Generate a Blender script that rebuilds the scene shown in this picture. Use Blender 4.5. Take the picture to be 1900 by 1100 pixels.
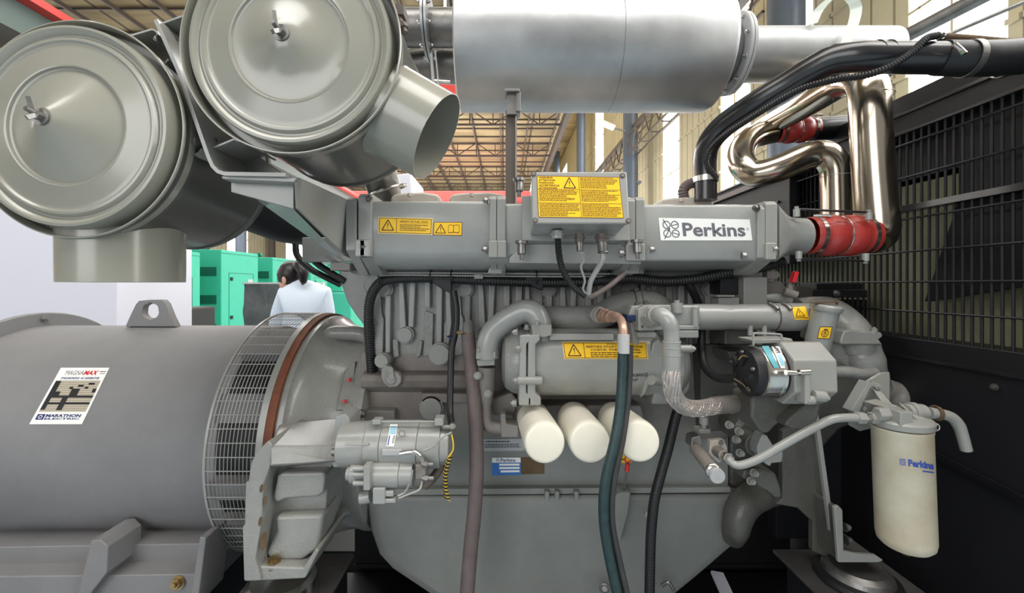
import bpy, bmesh, math, random
from mathutils import Vector, Matrix
random.seed(7)
PI = math.pi
for o in list(bpy.data.objects): bpy.data.objects.remove(o)
C = bpy.context.scene.collection
# ---------------------------------------------------------------- camera
EYE = 1.5          # height of the eye above the floor
F = 760.0          # focal length, in pixels of the 1900 wide frame
CX, CY = 935.0, 528.0
cam = bpy.data.cameras.new('camera'); camo = bpy.data.objects.new('camera', cam); C.objects.link(camo)
cam.sensor_width = 36.0; cam.lens = 36.0 * F / 1900
cam.shift_x = (950 - CX) / 1900; cam.shift_y = -(550 - CY) / 1900
cam.clip_start = 0.02; cam.clip_end = 300
camo.location = (0, 0, EYE); camo.rotation_euler = (PI / 2, 0, 0)
bpy.context.scene.camera = camo
# ---------------------------------------------------------------- world, lights, exposure
sc = bpy.context.scene
sc.view_settings.view_transform = 'Standard'; sc.view_settings.look = 'None'
sc.view_settings.gamma = 1.0; sc.view_settings.use_curve_mapping = False
sc.view_settings.exposure = 0.28
w = bpy.data.worlds.new('world'); sc.world = w; w.use_nodes = True
nt = w.node_tree; bg = nt.nodes['Background']
tc = nt.nodes.new('ShaderNodeTexCoord'); sx = nt.nodes.new('ShaderNodeSeparateXYZ')
rp = nt.nodes.new('ShaderNodeValToRGB')
nt.links.new(tc.outputs['Generated'], sx.inputs[0]); nt.links.new(sx.outputs['Z'], rp.inputs[0])
rp.color_ramp.elements[0].position = 0.0; rp.color_ramp.elements[0].color = (.35, .36, .38, 1)
rp.color_ramp.elements[1].position = 0.25; rp.color_ramp.elements[1].color = (1, 1, 1, 1)
nt.links.new(rp.outputs[0], bg.inputs[0]); bg.inputs['Strength'].default_value = 0.38

def area(name, loc, rot, sx_, sy_, power, col=(1, 1, 1)):
    l = bpy.data.lights.new(name, 'AREA'); l.shape = 'RECTANGLE'; l.size = sx_; l.size_y = sy_
    l.energy = power; l.color = col
    o = bpy.data.objects.new(name, l); C.objects.link(o); o.location = loc; o.rotation_euler = rot
    return o
# overhead lamps are unseen fill, added to light engine and hall; no skylights modelled
area('overhead_fill_near', (0.3, -1.2, 7.6), (math.radians(-6), 0, 0), 9, 3.2, 500, (1, .985, .95))
area('overhead_fill_far', (-4, 8.0, 8.6), (0, 0, 0), 12, 3.0, 620, (1, .985, .96))
area('window_daylight', (7.6, .5, EYE + 4.2), (0, math.radians(72), 0), 6, 7, 620, (1, 1, 1))
area('overhead_fill_deep', (-10, 26.0, 8.6), (0, 0, 0), 24, 10.0, 4200, (1, .98, .95))
area('roof_fill', (-4, 26.0, 3.0), (math.radians(180), 0, 0), 14, 16.0, 1300, (1, .96, .9))  # added lamp facing up, only to brighten the roof underside
area('left_bay_fill', (-23, 26, 8.0), (0, math.radians(-60), 0), 4, 26, 900, (1, .98, .94))  # added fill lamp high in the left bay, unseen
area('front_fill', (-4.0, -6.5, 3.6), (math.radians(84), 0, math.radians(-28)), 5, 4.4, 230, (1, 1, 1))  # added fill lamp behind the camera for the block front, no doorway there

# ---------------------------------------------------------------- helpers
def P(x, y, d):
    """point seen at photo pixel x, y that stands d metres into the hall"""
    return Vector(((x - CX) * d / F, d, EYE + (CY - y) * d / F))
def lin(c):
    c = c / 255.0
    return c / 12.92 if c <= .04045 else ((c + .055) / 1.055) ** 2.4
MATS = {}
def mat(name, rgb, rough=.5, metal=0.0, coat=0.0, bump=0.0, bscale=60, var=0.0, vscale=6, emit=0, spec=.5, rvar=0.0, vcol=None):
    m = bpy.data.materials.new(name); m.use_nodes = True; nt = m.node_tree
    b = nt.nodes['Principled BSDF']
    col = (lin(rgb[0]), lin(rgb[1]), lin(rgb[2]), 1)
    b.inputs['Base Color'].default_value = col
    b.inputs['Roughness'].default_value = rough; b.inputs['Metallic'].default_value = metal
    b.inputs['Coat Weight'].default_value = coat; b.inputs['Coat Roughness'].default_value = .15
    b.inputs['Specular IOR Level'].default_value = spec
    tc = nt.nodes.new('ShaderNodeTexCoord')
    if var > 0:
        n = nt.nodes.new('ShaderNodeTexNoise'); n.inputs['Scale'].default_value = vscale; n.inputs['Detail'].default_value = 6
        n.inputs['Roughness'].default_value = .62
        nt.links.new(tc.outputs['Object'], n.inputs['Vector'])
        r = nt.nodes.new('ShaderNodeValToRGB')
        r.color_ramp.elements[0].position = .32; r.color_ramp.elements[1].position = .68
        dk = vcol and tuple(lin(v) for v in vcol) or tuple(v * (1 - var) for v in col[:3])
        r.color_ramp.elements[0].color = (*dk, 1)
        r.color_ramp.elements[1].color = (*[min(1, v * (1 + var * .5)) for v in col[:3]], 1)
        nt.links.new(n.outputs['Fac'], r.inputs[0]); nt.links.new(r.outputs[0], b.inputs['Base Color'])
        if rvar:
            mr = nt.nodes.new('ShaderNodeMapRange'); mr.inputs[3].default_value = rough; mr.inputs[4].default_value = rough + rvar
            nt.links.new(n.outputs['Fac'], mr.inputs[0]); nt.links.new(mr.outputs[0], b.inputs['Roughness'])
    if bump > 0:
        n = nt.nodes.new('ShaderNodeTexNoise'); n.inputs['Scale'].default_value = bscale; n.inputs['Detail'].default_value = 3
        nt.links.new(tc.outputs['Object'], n.inputs['Vector'])
        bp = nt.nodes.new('ShaderNodeBump'); bp.inputs['Strength'].default_value = bump; bp.inputs['Distance'].default_value = .01
        nt.links.new(n.outputs['Fac'], bp.inputs['Height']); nt.links.new(bp.outputs[0], b.inputs['Normal'])
    if emit:
        b.inputs['Emission Color'].default_value = col; b.inputs['Emission Strength'].default_value = emit
    MATS[name] = m
    return m

def frame_of(t):
    t = t.normalized(); a = Vector((0, 0, 1)) if abs(t.z) < .9 else Vector((0, 1, 0))
    u = t.cross(a).normalized(); return u, t.cross(u).normalized()
def catmull(pts, n=8):
    pts = [Vector(p) for p in pts]
    if len(pts) < 3: return pts
    q = [pts[0] * 2 - pts[1]] + pts + [pts[-1] * 2 - pts[-2]]; out = []
    for i in range(1, len(q) - 2):
        a, b, c, d = q[i - 1], q[i], q[i + 1], q[i + 2]
        for k in range(n):
            t = k / n
            out.append(.5 * ((2 * b) + (c - a) * t + (2 * a - 5 * b + 4 * c - d) * t * t + (3 * b - 3 * c + d - a) * t ** 3))
    out.append(pts[-1]); return out
def resample(pts, step):
    L = [0.0]
    for i in range(1, len(pts)): L.append(L[-1] + (pts[i] - pts[i - 1]).length)
    n = max(2, int(L[-1] / step)); out = []; j = 0
    for k in range(n + 1):
        s = L[-1] * k / n
        while j < len(L) - 2 and L[j + 1] < s: j += 1
        f = (s - L[j]) / max(1e-9, L[j + 1] - L[j]); out.append(pts[j].lerp(pts[j + 1], min(1, f)))
    return out
def transport(pts):
    fr = []; u = None
    for i, p in enumerate(pts):
        t = (pts[min(i + 1, len(pts) - 1)] - pts[max(i - 1, 0)]).normalized()
        if u is None: u, v = frame_of(t)
        else:
            u = (u - t * u.dot(t)); u = u.normalized() if u.length > 1e-6 else frame_of(t)[0]
            v = t.cross(u).normalized()
        fr.append((t, u, v))
    return fr

class MB:
    def __init__(s): s.bm = bmesh.new(); s.mi = 0
    def face(s, vs):
        try:
            f = s.bm.faces.new(vs); f.material_index = s.mi; return f
        except ValueError: return None
    def poly(s, pts): return s.face([s.bm.verts.new(p) for p in pts])
    def hexa(s, a, b):
        """solid between two matching loops of points"""
        va = [s.bm.verts.new(p) for p in a]; vb = [s.bm.verts.new(p) for p in b]; n = len(a)
        s.face(list(reversed(va))); s.face(vb)
        for i in range(n): s.face([va[i], va[(i + 1) % n], vb[(i + 1) % n], vb[i]])
        return s
    def box(s, x0, x1, y0, y1, z0, z1):
        return s.hexa([Vector(p) for p in ((x0, y0, z0), (x1, y0, z0), (x1, y1, z0), (x0, y1, z0))],
                      [Vector(p) for p in ((x0, y0, z1), (x1, y0, z1), (x1, y1, z1), (x0, y1, z1))])
    def pbox(s, px0, px1, py0, py1, d, th):
        """box whose front face covers the pixels px0..px1, py0..py1 at depth d"""
        a, b = P(px0, py1, d), P(px1, py0, d); return s.box(a.x, b.x, d, d + th, a.z, b.z)
    def prism(s, pp, d, th):
        """front outline in pixels at depth d, solid th deep"""
        a = [P(x, y, d) for x, y in pp]; return s.hexa(a, [p + Vector((0, th, 0)) for p in a])
    def prismx(s, prof, x0, x1):
        """profile of (depth, height) run along x"""
        return s.hexa([Vector((x0, d, z)) for d, z in prof], [Vector((x1, d, z)) for d, z in prof])
    def bar(s, p, q, wd, ht, up=None):
        p, q = Vector(p), Vector(q); t = (q - p).normalized()
        if up is None: u, v = frame_of(t)
        else: u = t.cross(Vector(up)).normalized(); v = u.cross(t).normalized()
        u = u * wd / 2; v = v * ht / 2
        return s.hexa([p - u - v, p + u - v, p + u + v, p - u + v], [q - u - v, q + u - v, q + u + v, q - u + v])
    def rings(s, rings, cap0=True, cap1=True, closed=False):
        rv = [[s.bm.verts.new(p) for p in r] for r in rings]; n = len(rv[0]); m = len(rv)
        for i in range(m if closed else m - 1):
            a, b = rv[i], rv[(i + 1) % m]
            for j in range(n): s.face([a[j], a[(j + 1) % n], b[(j + 1) % n], b[j]])
        if not closed:
            if cap0: s.face(list(reversed(rv[0])))
            if cap1: s.face(rv[-1])
        return s
    def cyl(s, p, q, r, r2=None, seg=24, caps=True):
        p, q = Vector(p), Vector(q); r2 = r if r2 is None else r2; u, v = frame_of(q - p)
        f = lambda c, R: [c + (u * math.cos(a) + v * math.sin(a)) * R for a in [2 * PI * k / seg for k in range(seg)]]
        return s.rings([f(p, r), f(q, r2)], caps, caps)
    def tube(s, pts, r, seg=14, n=8, step=None, ripple=0, period=.006, caps=True):
        pts = [Vector(p) for p in pts]; rr = r if isinstance(r, (list, tuple)) else None
        if rr:   # radius per control point: interpolate beside the path
            c4 = catmull([Vector((*p, 0))[:3] for p in pts], n); rad = []
            for i in range(len(rr) - 1):
                for k in range(n):
                    t = k / n; t = t * t * (3 - 2 * t); rad.append(rr[i] * (1 - t) + rr[i + 1] * t)
            rad.append(rr[-1]); path = [Vector(p) for p in c4]
            if len(pts) < 3: path = pts; rad = list(rr)
        else:
            path = catmull(pts, n)
            if ripple: path = resample(path, period / 4)
            elif step: path = resample(path, step)
            rad = [r] * len(path)
            if ripple: rad = [r + ripple * (1, .3, -1, .3)[i % 4] for i in range(len(path))]
        fr = transport(path)
        rg = [[p + (u * math.cos(2 * PI * k / seg) + v * math.sin(2 * PI * k / seg)) * R for k in range(seg)]
              for p, R, (t, u, v) in zip(path, rad, fr)]
        return s.rings(rg, caps, caps)
    def lathe(s, prof, o, axis, seg=48, a0=0, a1=2 * PI, cap=False):
        """prof: (radius, distance along axis)"""
        o, axis = Vector(o), Vector(axis).normalized(); u, v = frame_of(axis); full = abs(a1 - a0 - 2 * PI) < 1e-6
        n = seg if full else seg + 1
        ang = [a0 + (a1 - a0) * k / seg for k in range(n)]
        rv = []
        for r, t in prof:
            c = o + axis * t
            if r < 1e-6: rv.append([s.bm.verts.new(c)] * n)
            else: rv.append([s.bm.verts.new(c + (u * math.cos(a) + v * math.sin(a)) * r) for a in ang])
        for a, b in zip(rv, rv[1:]):
            for j in range(n if full else n - 1):
                k = (j + 1) % n; vs = []
                for q in (a[j], a[k], b[k], b[j]):
                    if q not in vs: vs.append(q)
                if len(vs) > 2: s.face(vs)
        if cap:
            if prof[0][0] > 1e-6: s.face(list(reversed(rv[0])))
            if prof[-1][0] > 1e-6: s.face(rv[-1])
        return s
    def torus(s, c, axis, R, r, seg=40, sec=8):
        c, axis = Vector(c), Vector(axis).normalized(); u, v = frame_of(axis); rg = []
        for i in range(seg):
            a = 2 * PI * i / seg; e = u * math.cos(a) + v * math.sin(a)
            rg.append([c + e * R + (e * math.cos(b) + axis * math.sin(b)) * r for b in [2 * PI * k / sec for k in range(sec)]])
        return s.rings(rg, closed=True)
    def ball(s, c, r, seg=16, scale=(1, 1, 1)):
        c = Vector(c); prof = [(math.sin(PI * k / 10) * r, -math.cos(PI * k / 10) * r) for k in range(11)]
        k0 = len(s.bm.verts); s.lathe(prof, (0, 0, 0), (0, 0, 1), seg); s.bm.verts.ensure_lookup_table()
        for v in s.bm.verts[k0:]: v.co = Vector((v.co.x * scale[0], v.co.y * scale[1], v.co.z * scale[2])) + c
        return s
    def bolt(s, p, dirn, r=.007, h=.006, washer=True):
        p, dirn = Vector(p), Vector(dirn).normalized()
        if washer: s.cyl(p, p + dirn * .0015, r * 1.35, seg=16)
        s.cyl(p + dirn * .0012, p + dirn * h, r, seg=6)
        s.cyl(p + dirn * h, p + dirn * (h + r * .5), r * .5, seg=10)
        return s
    def xform(s, M, k0=0):
        s.bm.verts.ensure_lookup_table()
        for v in s.bm.verts[k0:]: v.co = M @ v.co
        return s
    def split(s, gap=.0015):
        """one builder per separate piece (touching shells stay together)"""
        bm = s.bm; bm.faces.ensure_lookup_table(); seen = set(); isl = []
        for f in bm.faces:
            if f.index in seen: continue
            st = [f]; seen.add(f.index); fs = []
            while st:
                q = st.pop(); fs.append(q)
                for e in q.edges:
                    for r in e.link_faces:
                        if r.index not in seen: seen.add(r.index); st.append(r)
            vs = [v.co for q in fs for v in q.verts]
            isl.append([fs, [min(v[i] for v in vs) - gap for i in range(3)], [max(v[i] for v in vs) + gap for i in range(3)]])
        ch = True
        while ch:
            ch = False; i = 0
            while i < len(isl):
                j = i + 1
                while j < len(isl):
                    A, B = isl[i], isl[j]
                    if all(A[1][k] <= B[2][k] and B[1][k] <= A[2][k] for k in range(3)):
                        A[0] = A[0] + B[0]; A[1] = [min(x, y) for x, y in zip(A[1], B[1])]; A[2] = [max(x, y) for x, y in zip(A[2], B[2])]; isl.pop(j); ch = True
                    else: j += 1
                i += 1
        out = []
        for fs, _, _ in isl:
            m = MB(); mp = {}
            for f in fs:
                vv = []
                for v in f.verts:
                    if v.index not in mp or mp[v.index][0] is not v: mp[v.index] = (v, m.bm.verts.new(v.co))
                    vv.append(mp[v.index][1])
                m.mi = f.material_index; m.face(vv)
            out.append(m)
        return out
    def build(s, name, mats, parent=None, label=None, bevel=0, ang=32, kind=None, seg=2, clean=False, each=False):
        bm = s.bm
        if each:
            bm.verts.index_update(); bm.faces.index_update()
            return [m.build(name, mats, parent, label, bevel, ang, kind, seg) for m in s.split()]
        if clean: bmesh.ops.remove_doubles(bm, verts=bm.verts, dist=1e-5)
        bmesh.ops.recalc_face_normals(bm, faces=bm.faces)
        me = bpy.data.meshes.new(name); bm.to_mesh(me); bm.free()
        for m in (mats if isinstance(mats, (list, tuple)) else [mats]): me.materials.append(m)
        me.polygons.foreach_set('use_smooth', [True] * len(me.polygons)); me.set_sharp_from_angle(angle=math.radians(ang))
        o = bpy.data.objects.new(name, me); C.objects.link(o)
        if parent is not None: o.parent = parent
        if label: o['label'] = label
        if kind: o['kind'] = kind
        if bevel:
            b = o.modifiers.new('bevel', 'BEVEL'); b.width = bevel; b.segments = seg; b.limit_method = 'ANGLE'
            b.angle_limit = math.radians(40); b.harden_normals = True
        return o
def tag(o, label, cat, group=None):
    o['label'] = label; o['category'] = cat
    if group: o['group'] = group
    return o
def thing(name, label, cat, group=None):
    o = bpy.data.objects.new(name, None); C.objects.link(o); o.empty_display_size = .05
    return tag(o, label, cat, group)
def kids(o): return [c for c in bpy.data.objects if c.parent == o]
def tree(o):
    out = [o]
    for c in kids(o): out += tree(c)
    return out
NEST = {'vent_mesh': ('vent',), 'door_latch': ('canopy',), 'door_seam': ('canopy', 'cabinet_body'), 'window_panel': ('canopy',), 'wing_nut': ('cover',), 'lid_screw': ('lid',), 'screw_recess': ('lid',),
        'red_plug': ('pad',), 'bore': ('boss',), 'foot_hole': ('foot_cheek',), 'foot_bolt': ('foot_toe', 'foot_rail'), 'flange_bolt': ('flange', 'outlet_flange'), 'cover_screw': ('rear_cover',), 'cap_nut': ('cover',),
        'weld': ('inlet_pipe',), 'lever': ('lever_cover',), 'terminal_nut': ('terminal_block',), 'hair_tie': ('hair',), 'maker_plate': ('frame',), 'oil_label': ('tube',), 'lettering': ('canister',),
        'clamp_screw': ('clamp_band', 'hose_clamp', 'sleeve'), 'louvre': ('panel', 'case'), 'weld_seam': ('tube',), 'knob': ('barrel',), 'lever_grip': ('lever',), 'bolt_hole': ('body',), 'edge_strip': ('post',), 'cap_tab': ('cap',),
        'beam_edge': ('top_beam',), 'panel_lip': ('lower_panel',), 'seam': ('drum',), 'maker_label': ('field_case',), 'dome_boss': ('end_dome',), 'drain_plug': ('canister',)}
def centre_of(o): v = [x.co for x in o.data.vertices]; return sum(v, Vector()) / max(1, len(v))
def nest(o):
    ks = [k for k in kids(o) if k.type == 'MESH']
    for k in ks:
        for want in NEST.get(k.name.split('.')[0], ()):
            c = [q for q in ks if q.name.split('.')[0] == want and q is not k]
            if c: m_ = centre_of(k); k.parent = min(c, key=lambda q: (centre_of(q) - m_).length); break
def settle(o):
    """move a thing's origin to the middle of its base"""
    nest(o)
    ms = [x for x in tree(o) if x.type == 'MESH']; vs = [v.co for m in ms for v in m.data.vertices]
    if not vs: return o
    lo = Vector([min(v[i] for v in vs) for i in range(3)]); hi = Vector([max(v[i] for v in vs) for i in range(3)])
    b = Vector(((lo.x + hi.x) / 2, (lo.y + hi.y) / 2, lo.z))
    for m in ms: m.data.transform(Matrix.Translation(-b))
    o.location = b; return o
def struct(name, mb, m, **k):
    o = mb.build(name, m, **k); o['kind'] = 'structure'; return o

# surfaces a label can lie on: photo pixel -> point lifted l off the surface
def on_plane(d): return lambda x, y, l: P(x, y, d - l)
def on_cylx(dc, zc, R):
    def f(x, y, l):
        a, b = (x - CX) / F, (CY - y) / F; r = R + l
        A = 1 + b * b; B = -2 * (dc + b * zc); Cc = dc * dc + zc * zc - r * r
        t = (-B - math.sqrt(max(0, B * B - 4 * A * Cc))) / (2 * A); return Vector((a * t, t, EYE + b * t))
    return f
def on_cylz(xc, dc, R):
    def f(x, y, l):
        a, b = (x - CX) / F, (CY - y) / F; r = R + l
        A = 1 + a * a; B = -2 * (dc + a * xc); Cc = dc * dc + xc * xc - r * r
        t = (-B - math.sqrt(max(0, B * B - 4 * A * Cc))) / (2 * A); return Vector((a * t, t, EYE + b * t))
    return f
FONT = {}
def text_mesh(body, bold):
    key = (body, bold)
    if key not in FONT:
        cu = bpy.data.curves.new('t', 'FONT'); cu.body = body; cu.offset = bold; cu.resolution_u = 3
        o = bpy.data.objects.new('t', cu); C.objects.link(o); bpy.context.view_layer.update()
        me = o.evaluated_get(bpy.context.evaluated_depsgraph_get()).to_mesh()
        vs = [v.co.copy() for v in me.vertices]; fs = [list(p.vertices) for p in me.polygons]
        bpy.data.objects.remove(o)
        x0, x1 = min(v.x for v in vs), max(v.x for v in vs); y0, y1 = min(v.y for v in vs), max(v.y for v in vs)
        FONT[key] = ([((v.x - x0) / (x1 - x0), 1 - (v.y - y0) / (y1 - y0)) for v in vs], fs)
    return FONT[key]
class Decal:
    """a printed label: quad of four pixel corners (tl, tr, br, bl) on a surface; s, t run 0..1 right and down"""
    def __init__(s, corners, surf, lift=.0006, grid=6):
        s.c = corners; s.f = surf; s.mb = MB(); s.lift = lift; s.g = grid
    def at(s, u, v, k=0):
        (a, b, c, d) = s.c
        x = (a[0] * (1 - u) + b[0] * u) * (1 - v) + (d[0] * (1 - u) + c[0] * u) * v
        y = (a[1] * (1 - u) + b[1] * u) * (1 - v) + (d[1] * (1 - u) + c[1] * u) * v
        return s.f(x, y, s.lift + k * .00035)
    def rect(s, u0, v0, u1, v1, mi, k=0, thick=False):
        g = s.g; s.mb.mi = mi
        V = [[s.mb.bm.verts.new(s.at(u0 + (u1 - u0) * i / g, v0 + (v1 - v0) * j / g, k)) for i in range(g + 1)] for j in range(g + 1)]
        for j in range(g):
            for i in range(g): s.mb.face([V[j][i], V[j][i + 1], V[j + 1][i + 1], V[j + 1][i]])
        return s
    def poly(s, pts, mi, k=1):
        s.mb.mi = mi; s.mb.poly([s.at(u, v, k) for u, v in pts]); return s
    def line(s, a, b, w, mi, k=1, asp=1.0):
        if s.g > 2:
            s.g, g = 1, s.g
            for i in range(6):
                f = lambda t: (a[0] + (b[0] - a[0]) * t, a[1] + (b[1] - a[1]) * t)
                s.line(f(i / 6), f((i + 1) / 6), w, mi, k, asp)
            s.g = g; return s
        dx, dy = (b[0] - a[0]) * asp, b[1] - a[1]; L = math.hypot(dx, dy) or 1; nx, ny = -dy / L * w / 2 / asp, dx / L * w / 2
        return s.poly([(a[0] - nx, a[1] - ny), (b[0] - nx, b[1] - ny), (b[0] + nx, b[1] + ny), (a[0] + nx, a[1] + ny)], mi, k)
    def frame(s, u0, v0, u1, v1, w, mi, k=1, asp=1.0):
        wu = w / asp
        s.rect(u0, v0, u1, v0 + w, mi, k); s.rect(u0, v1 - w, u1, v1, mi, k)
        s.rect(u0, v0 + w, u0 + wu, v1 - w, mi, k); s.rect(u1 - wu, v0 + w, u1, v1 - w, mi, k); return s
    def text(s, body, u0, v0, u1, v1, mi, k=1, bold=0.0, shear=0.0):
        vs, fs = text_mesh(body, bold); s.mb.mi = mi
        V = [s.mb.bm.verts.new(s.at(u0 + (u1 - u0) * (a + shear * (1 - b)), v0 + (v1 - v0) * b, k)) for a, b in vs]
        for f in fs: s.mb.face([V[i] for i in f])
        return s
    def small_print(s, u0, v0, u1, v1, rows, mi, k=1, seed=1, fill=.55):
        """rows of unreadable print, as the photograph shows them"""
        rnd = random.Random(seed); h = (v1 - v0) / rows; g = s.g; s.g = 1
        for r in range(rows):
            u = u0; end = u1 - (u1 - u0) * rnd.choice((0, .05, .1, .3))
            while u < end:
                L = (u1 - u0) * rnd.uniform(.03, .1); s.rect(u, v0 + h * r, min(end, u + L), v0 + h * (r + fill), mi, k)
                u += L + (u1 - u0) * .012
        s.g = g; return s
    def warn(s, cu, cv, h, asp, mi, k=1):
        """warning triangle with exclamation mark; asp = label width / height"""
        A, B, D = (cu, cv - h / 2), (cu + h * .56 / asp, cv + h / 2), (cu - h * .56 / asp, cv + h / 2); w = h * .09
        for a, b in ((A, B), (B, D), (D, A)): s.line(a, b, w, mi, k, asp)
        s.poly([(cu - h * .055 / asp, cv - h * .17), (cu + h * .055 / asp, cv - h * .17), (cu + h * .025 / asp, cv + h * .16), (cu - h * .025 / asp, cv + h * .16)], mi, k)
        s.poly([(cu + h * .05 / asp * math.cos(a), cv + h * .28 + h * .05 * math.sin(a)) for a in [PI * i / 4 for i in range(8)]], mi, k)
        return s
    def ring(s, cu, cv, r, w, asp, mi, k=1, n=16):
        for i in range(n):
            a, b = 2 * PI * i / n, 2 * PI * (i + 1) / n
            s.poly([(cu + (r - w / 2) / asp * math.cos(a), cv + (r - w / 2) * math.sin(a)), (cu + (r - w / 2) / asp * math.cos(b), cv + (r - w / 2) * math.sin(b)),
                    (cu + (r + w / 2) / asp * math.cos(b), cv + (r + w / 2) * math.sin(b)), (cu + (r + w / 2) / asp * math.cos(a), cv + (r + w / 2) * math.sin(a))], mi, k)
        return s
    def emblem(s, cu, cv, h, asp, mi, k=1):
        """four linked rings round a centre"""
        q = h * .235
        for sx_, sy_ in ((-1, -1), (1, -1), (1, 1), (-1, 1)):
            s.ring(cu + sx_ * q / asp, cv + sy_ * q, h * .2, h * .055, asp, mi, k)
            s.line((cu + sx_ * q * .3 / asp, cv + sy_ * q * .3 + h * .12 * sx_ * sy_), (cu + sx_ * q * 1.75 / asp, cv + sy_ * q * 1.75 - h * .12 * sx_ * sy_), h * .05, mi, k, asp)
        return s
    def build(s, name, mats, parent, label=None):
        me = s.mb.build(name, mats, parent, label); return me

# ---------------------------------------------------------------- materials
M = MATS
mat('engine_paint', (150, 151, 147), .3, coat=.5, bump=.05, bscale=90, var=.10, vscale=9, rvar=.12)
mat('cast_paint', (142, 142, 137), .3, coat=.5, bump=.22, bscale=140, var=.16, vscale=11, rvar=.15)
mat('rough_cast', (158, 158, 154), .3, coat=.5, bump=.75, bscale=170, var=.12, vscale=14)
mat('dusty_paint', (132, 128, 122), .48, coat=.1, bump=.12, bscale=120, var=.22, vscale=6, vcol=(112, 104, 98))
mat('sump_paint', (128, 130, 126), .5, bump=.04, bscale=60, var=.14, vscale=5, rvar=.1)
mat('alternator_paint', (126, 125, 126), .52, bump=.25, bscale=420, var=.12, vscale=3)
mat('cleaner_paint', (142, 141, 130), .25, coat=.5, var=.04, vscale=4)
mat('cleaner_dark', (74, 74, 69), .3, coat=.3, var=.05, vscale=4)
mat('bracket_paint', (148, 148, 143), .35, coat=.3, bump=.03, var=.06, vscale=8)
mat('galvanised', (172, 174, 175), .33, metal=.85, bump=.35, bscale=5, var=.22, vscale=3, rvar=.2)
mat('dull_steel', (140, 138, 135), .4, metal=.85, bump=.1, bscale=50, var=.3, vscale=12)
mat('bright_steel', (205, 202, 196), .22, metal=1, var=.15, vscale=20)
mat('chrome', (186, 174, 157), .19, metal=1, bump=.02, bscale=18, var=.05, vscale=5)
mat('brass', (160, 138, 98), .3, metal=.9, var=.3, vscale=30)
mat('copper', (184, 152, 134), .4, metal=.5, var=.3, vscale=30)
mat('black_rubber', (30, 30, 31), .45, bump=.05, var=.2, vscale=14)
mat('black_paint', (26, 26, 29), .3, coat=.4, bump=.02, var=.15, vscale=6)
mat('frame_black', (24, 24, 28), .5, var=.2, vscale=4)
mat('grey_hose', (104, 92, 90), .6, bump=.1, bscale=200, var=.2, vscale=18)
mat('green_hose', (30, 54, 56), .5, bump=.12, bscale=260, var=.35, vscale=60)
mat('dark_hose', (52, 52, 52), .5, var=.25, vscale=25)
mat('braid', (204, 196, 190), .32, metal=.6, var=.2, vscale=30)
mat('red_silicone', (176, 56, 50), .35, coat=.3, var=.15, vscale=12)
mat('filter_white', (224, 219, 203), .38, coat=.2, var=.05, vscale=10)
mat('filter_stained', (204, 200, 182), .5, bump=.03, var=.2, vscale=5, vcol=(180, 166, 138))
mat('rust_ring', (122, 70, 46), .75, bump=.2, var=.3, vscale=20)
mat('rust_panel', (98, 78, 54), .8, bump=.2, var=.3, vscale=20)
mat('stator_dark', (12, 12, 14), .6)
mat('olive_core', (146, 143, 114), .6, var=.25, vscale=6)
mat('yellow', (246, 194, 20), .45)
mat('yellow_edge', (238, 208, 130), .45)
mat('ink', (48, 20, 14), .5)
mat('faded_ink', (128, 92, 24), .5)
mat('grey_ink', (106, 104, 112), .5)
mat('white_label', (240, 240, 236), .4)
mat('silver_label', (172, 172, 172), .4)
mat('tan_label', (190, 180, 160), .45)
mat('blue_label', (40, 108, 186), .4)
mat('navy_ink', (34, 36, 104), .45)
mat('blue_ink', (44, 74, 160), .45)
mat('pale_blue', (150, 196, 214), .4)
mat('teal_label', (96, 168, 180), .4)
mat('crimson', (200, 24, 48), .45)
mat('black_ink', (26, 26, 30), .5)
mat('red_plastic', (214, 40, 44), .4)
mat('blue_plastic', (30, 44, 84), .4)
mat('yellow_wire', (226, 190, 50), .45)
mat('beige_cover', (186, 178, 168), .5, var=.08)
mat('white_panel', (214, 214, 224), .45)
mat('green_panel', (66, 192, 160), .45, var=.03)
mat('green_edge', (40, 120, 100), .5)
mat('green_mesh', (18, 110, 88), .6)
mat('shirt', (214, 226, 240), .8, bump=.05, bscale=15)
mat('skin', (206, 160, 136), .5)
mat('hair', (32, 24, 24), .4)
mat('trousers', (46, 50, 64), .8)
mat('film', (70, 78, 76), .18, coat=.8, bump=.9, bscale=14, var=.4, vscale=9)
mat('column_paint', (92, 102, 116), .35, var=.1, vscale=2)
mat('truss_steel', (92, 82, 76), .5)
mat('shaded_cast', (86, 85, 79), .42, coat=.15, bump=.2, bscale=120, var=.25, vscale=9)  # casting paint darkened to carry the shade low at the engine front
mat('crane_red', (190, 50, 44), .45)
mat('hall_teal', (84, 98, 94), .5)
mat('floor_paint', (150, 166, 178), .35, var=.1, vscale=.8)
mat('chequer', (96, 93, 92), .45, metal=.4, bump=.2, bscale=60, var=.3, vscale=10)
mat('window_light', (255, 255, 255), .6, emit=4.5)
mat('glass_grey', (190, 200, 190), .15)
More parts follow.
